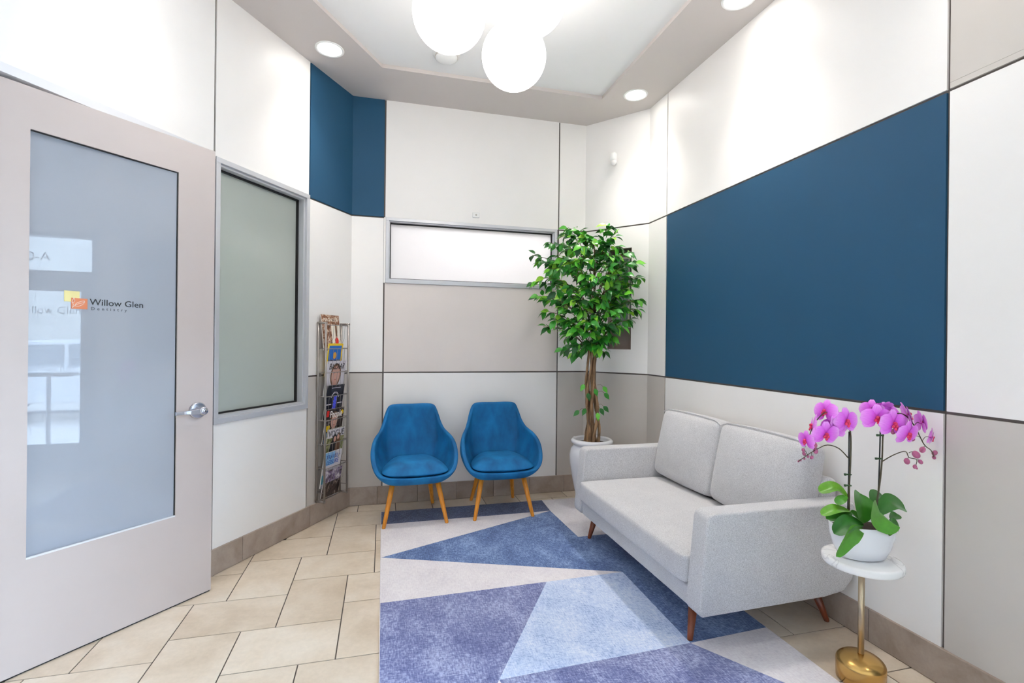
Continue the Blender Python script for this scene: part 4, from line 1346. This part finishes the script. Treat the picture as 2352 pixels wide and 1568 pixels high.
mat_photo('photo_meadow', [(0.38, (60, 70, 44)), (0.52, (150, 150, 96)), (0.68, (220, 216, 196))], 30)
mat_photo('photo_plum', [(0.38, (60, 46, 44)), (0.5, (130, 110, 150)), (0.62, (226, 220, 226))], 18)

def ell(b, cx_, cz, rx, rz, y, mi, n=22):
    b.poly([(cx_ + rx * math.cos(2 * PI * i / n), y, cz + rz * math.sin(2 * PI * i / n)) for i in range(n)], mi)
def rect(b, x0, x1, z0, z1, y, mi):
    b.poly([(x0, y, z0), (x1, y, z0), (x1, y, z1), (x0, y, z1)], mi)

def magazine(label, s, ztop, w, h, dp_top, dp_bot, th, base, shapes, words):
    """a closed magazine leaning in its pocket; shapes are print on the cover"""
    ang = math.asin(max(-0.5, min(0.5, (dp_top - dp_bot) / h)))
    p = O_L + DL * s + NL * dp_bot
    e = empty('magazine', (p.x, p.y, ztop - h * math.cos(ang)))
    e.rotation_mode = 'XYZ'
    e.rotation_euler = (ang, 0, TH_L)
    tag(e, label, 'magazine', 'magazines in the wall rack')
    put('pages', MB().box(-w / 2 + 0.001, w / 2 - 0.001, -th / 2 + 0.0003, th / 2 - 0.0003, 0.001, h - 0.001).mesh('pages'), 'paper', e)
    put('cover', MB().box(-w / 2, w / 2, -th / 2 - 0.0004, -th / 2 + 0.0004, 0, h).box(-w / 2, w / 2, th / 2 - 0.0004, th / 2 + 0.0004, 0, h).mesh('cover'), base, e)
    if shapes and len(shapes) <= 3:
        for i, sh in enumerate(shapes):
            b = MB(); rect(b, *sh[2:], -th / 2 - 0.0006 - 0.00012 * i, 0)
            put('cover_picture', b.mesh('cover_picture'), sh[1], e)
    elif shapes:
        mats_ = []
        b = MB()
        for i, sh in enumerate(shapes):
            if sh[1] not in mats_: mats_.append(sh[1])
            y = -th / 2 - 0.0006 - 0.00012 * i
            mi = mats_.index(sh[1])
            if sh[0] == 'r': rect(b, *sh[2:], y, mi)
            elif sh[0] == 'e': ell(b, *sh[2:], y, mi)
        put('cover_picture', b.mesh('cover_picture'), mats_, e)
    for t_, size, x, z, col, kw in words:
        put('lettering', text_mesh(t_, size, **kw), col, e, (x, -th / 2 - 0.0026, z))
    return e
C_ = dict(align='CENTER')
magazine('brown and cream decorating magazine sticking out of the top of the rack', 3.190, 1.552, 0.205, 0.272, 0.024, 0.054, 0.008, 'photo_brown',
         [('r', 'ink_cream', 0.00, 0.045, 0.03, 0.20), ('r', 'photo_brown', 0.045, 0.065, 0.02, 0.24), ('r', 'ink_cream', 0.066, 0.10, 0.02, 0.20), ('e', 'ink_red', 0.055, 0.075, 0.022, 0.025), ('r', 'ink_hair', 0.045, 0.066, 0.11, 0.21)],
         [('MAGNOLIA', 0.038, 0.0, 0.222, 'ink_cream', dict(align='CENTER', xscale=0.86))])
magazine('yellow-bordered magazine with a golden dome on a blue cover', 3.212, 1.336, 0.175, 0.252, 0.066, 0.030, 0.006, 'ink_yellow',
         [('r', 'ink_sky', -0.073, 0.073, 0.015, 0.236), ('r', 'photo_town', -0.073, 0.073, 0.015, 0.128), ('r', 'ink_blue', -0.022, 0.022, 0.125, 0.150), ('e', 'ink_gold', 0, 0.160, 0.019, 0.026)],
         [])
magazine('pale magazine with a close-up face under slim dark lettering', 3.224, 1.203, 0.220, 0.275, 0.070, 0.030, 0.006, 'ink_pale',
         [('e', 'ink_hair', 0.0, 0.165, 0.062, 0.092), ('r', 'ink_skin', -0.03, 0.03, 0.0, 0.12), ('e', 'ink_skin', 0.0, 0.165, 0.048, 0.075), ('e', 'ink_lip', 0.0, 0.130, 0.012, 0.004), ('e', 'ink_brow', -0.018, 0.182, 0.008, 0.0025), ('e', 'ink_brow', 0.018, 0.182, 0.008, 0.0025)],
         [('BAZAAR', 0.066, 0.0, 0.212, 'ink_black', dict(align='CENTER', shear=0.25, xscale=0.72))])
arc = []
for i in range(8):
    a = PI * (0.16 + 0.68 * i / 7)
    arc.append(('e', 'ink_pale', 0.050 * math.cos(a), 0.150 + 0.06 * math.sin(a), 0.0045, 0.008))
magazine('near-black magazine with a violet-blue flower spike', 3.214, 1.020, 0.205, 0.268, 0.070, 0.030, 0.006, 'ink_navy',
         arc + [('r', 'ink_pale', -0.05, 0.055, 0.245, 0.249)] + [('e', 'ink_violet', 0.012 * math.sin(i * 2.2) + 0.004, 0.05 + 0.0085 * i, 0.015 - 0.0003 * i, 0.011) for i in range(16)] + [('r', 'ink_pale', -0.092, -0.035, 0.118, 0.126), ('r', 'ink_pale', 0.035, 0.088, 0.122, 0.130)],
         [])
magazine('celebrity magazine with a person in a light blue shirt', 3.210, 0.842, 0.212, 0.272, 0.070, 0.030, 0.006, 'photo_dark',
         [('e', 'ink_shirt', 0.0, 0.035, 0.095, 0.085), ('r', 'ink_skin', -0.02, 0.02, 0.09, 0.14), ('e', 'ink_hair', 0.0, 0.195, 0.046, 0.055), ('e', 'ink_skin', 0.0, 0.170, 0.037, 0.052), ('e', 'ink_lip', 0.0, 0.144, 0.011, 0.003), ('e', 'ink_brow', -0.014, 0.180, 0.006, 0.0025), ('e', 'ink_brow', 0.014, 0.180, 0.006, 0.0025), ('r', 'ink_yellow', -0.085, -0.045, 0.10, 0.145), ('r', 'ink_red', -0.10, -0.072, 0.215, 0.262), ('e', 'ink_yellow', 0.082, 0.235, 0.018, 0.018)],
         [('People', 0.075, -0.062, 0.205, 'logo_white', dict(xscale=0.72, bold=0.0012))])
magazine('fashion magazine with two dark-haired figures in a meadow', 3.226, 0.690, 0.205, 0.270, 0.070, 0.030, 0.006, 'photo_meadow',
         [('r', 'ink_pale', -0.1, 0.1, 0.20, 0.268), ('e', 'ink_deep', -0.02, 0.085, 0.040, 0.11), ('e', 'ink_hair', 0.035, 0.10, 0.030, 0.11), ('e', 'ink_deep', -0.012, 0.19, 0.028, 0.036), ('e', 'ink_skin', -0.008, 0.185, 0.015, 0.022), ('e', 'ink_hair', 0.034, 0.200, 0.024, 0.030), ('e', 'ink_skin', 0.030, 0.198, 0.014, 0.020)],
         [('VOGUE', 0.070, 0.0, 0.208, 'ink_grey', dict(align='CENTER', xscale=0.78))])
magazine('travel magazine with a pale blue heading and turquoise sea', 3.190, 0.520, 0.205, 0.268, 0.070, 0.030, 0.006, 'ink_pale',
         [('r', 'ink_cyan', -0.1, 0.02, 0.165, 0.266), ('r', 'ink_aqua', -0.1, 0.1, 0.03, 0.075), ('r', 'ink_aqua', -0.1, -0.02, 0.03, 0.10)],
         [('TRAVEL+', 0.046, 0.0, 0.215, 'ink_blue', dict(align='CENTER', xscale=0.88, shear=0.15)), ('LEISURE', 0.046, 0.0, 0.172, 'ink_blue', dict(align='CENTER', xscale=0.88, shear=0.15))])
magazine('dim mauve and brown magazine in the bottom pocket of the rack', 3.196, 0.385, 0.200, 0.215, 0.072, 0.030, 0.006, 'photo_plum',
         [('r', 'photo_dark', -0.1, 0.1, 0.0, 0.12)], [])

# ---- the street outside the entrance
gd = tag(put('ground', MB().box(2.33, 40, -25, 25, -0.25, -0.12).mesh('ground'), 'panel_grey'), 'concrete pavement outside the entrance', 'pavement', kind='structure')
mat('street_stone', (150, 146, 140), 0.9, var=0.25, vscale=1.5)
bl = tag(put('building', MB().box(13.0, 14.0, -14, 9, -0.12, 5.5).mesh('building'), 'street_stone', None), 'grey stone building across the street', 'building', kind='structure')
mat('car_paint', (235, 236, 240), 0.2, var=0)
mat('car_glass', (60, 70, 80), 0.08, var=0)
mat('tyre', (26, 26, 28), 0.8, var=0)
rl = empty('handrail', (4.1, -0.3, -0.12))
tag(rl, 'metal handrail on the pavement outside the entrance', 'railing')
for y in (-2.2, -1.4, -0.6, 0.2, 1.0):
    put('post', MB().tube([(0, y, 0), (0, y, 1.0)], 0.025, 10).mesh('post'), 'dark_frame', rl)
for z in (0.5, 1.0):
    put('rail', MB().tube([(0, -2.2, z), (0, 1.0, z)], 0.022, 10).mesh('rail'), 'dark_frame', rl)
cr = empty('parked_car', (7.4, -1.3, -0.12))
tag(cr, 'white car parked on the street outside', 'car')
body = [(-2.2, .35), (-2.25, .62), (-2.1, .86), (-1.1, .95), (1.95, .98), (2.2, .88), (2.25, .5), (2.2, .32)]
cab = [(-1.25, .94), (-0.55, 1.42), (1.05, 1.46), (1.85, .97)]
def car_prism(pts, x0, x1):
    b = MB()
    b.prism_y([(p[0], p[1]) for p in pts], x0, x1)
    return b.xform(Matrix.Rotation(PI / 2, 4, 'Z'))
put('car_body', car_prism(body, -0.88, 0.88).mesh('car_body'), 'car_paint', cr, bevel=0.06, seg=3)
put('cabin', car_prism(cab, -0.72, 0.72).mesh('cabin'), 'car_paint', cr, bevel=0.06, seg=3)
for sgn in (-1, 1):
    for q in ([(-1.0, 1.0), (-0.52, 1.34), (0.18, 1.36), (0.18, 1.0)], [(0.26, 1.0), (0.26, 1.36), (0.98, 1.38), (1.5, 1.0)]):
        put('side_window', car_prism(q, sgn * 0.73 - 0.006, sgn * 0.73 + 0.006).mesh('side_window'), 'car_glass', cr)
    for y in (-1.35, 1.4):
        wmesh = MB().lathe([(0, 0.0), (0.20, 0.0), (0.21, 0.02), (0.31, 0.02), (0.32, 0.0), (0.32, -0.18), (0, -0.18)], 28).xform(Matrix.Rotation(PI / 2 * sgn, 4, 'Y')).mesh('wheel')
        put('wheel', wmesh, 'tyre', cr, (sgn * 0.87, y, 0.325))
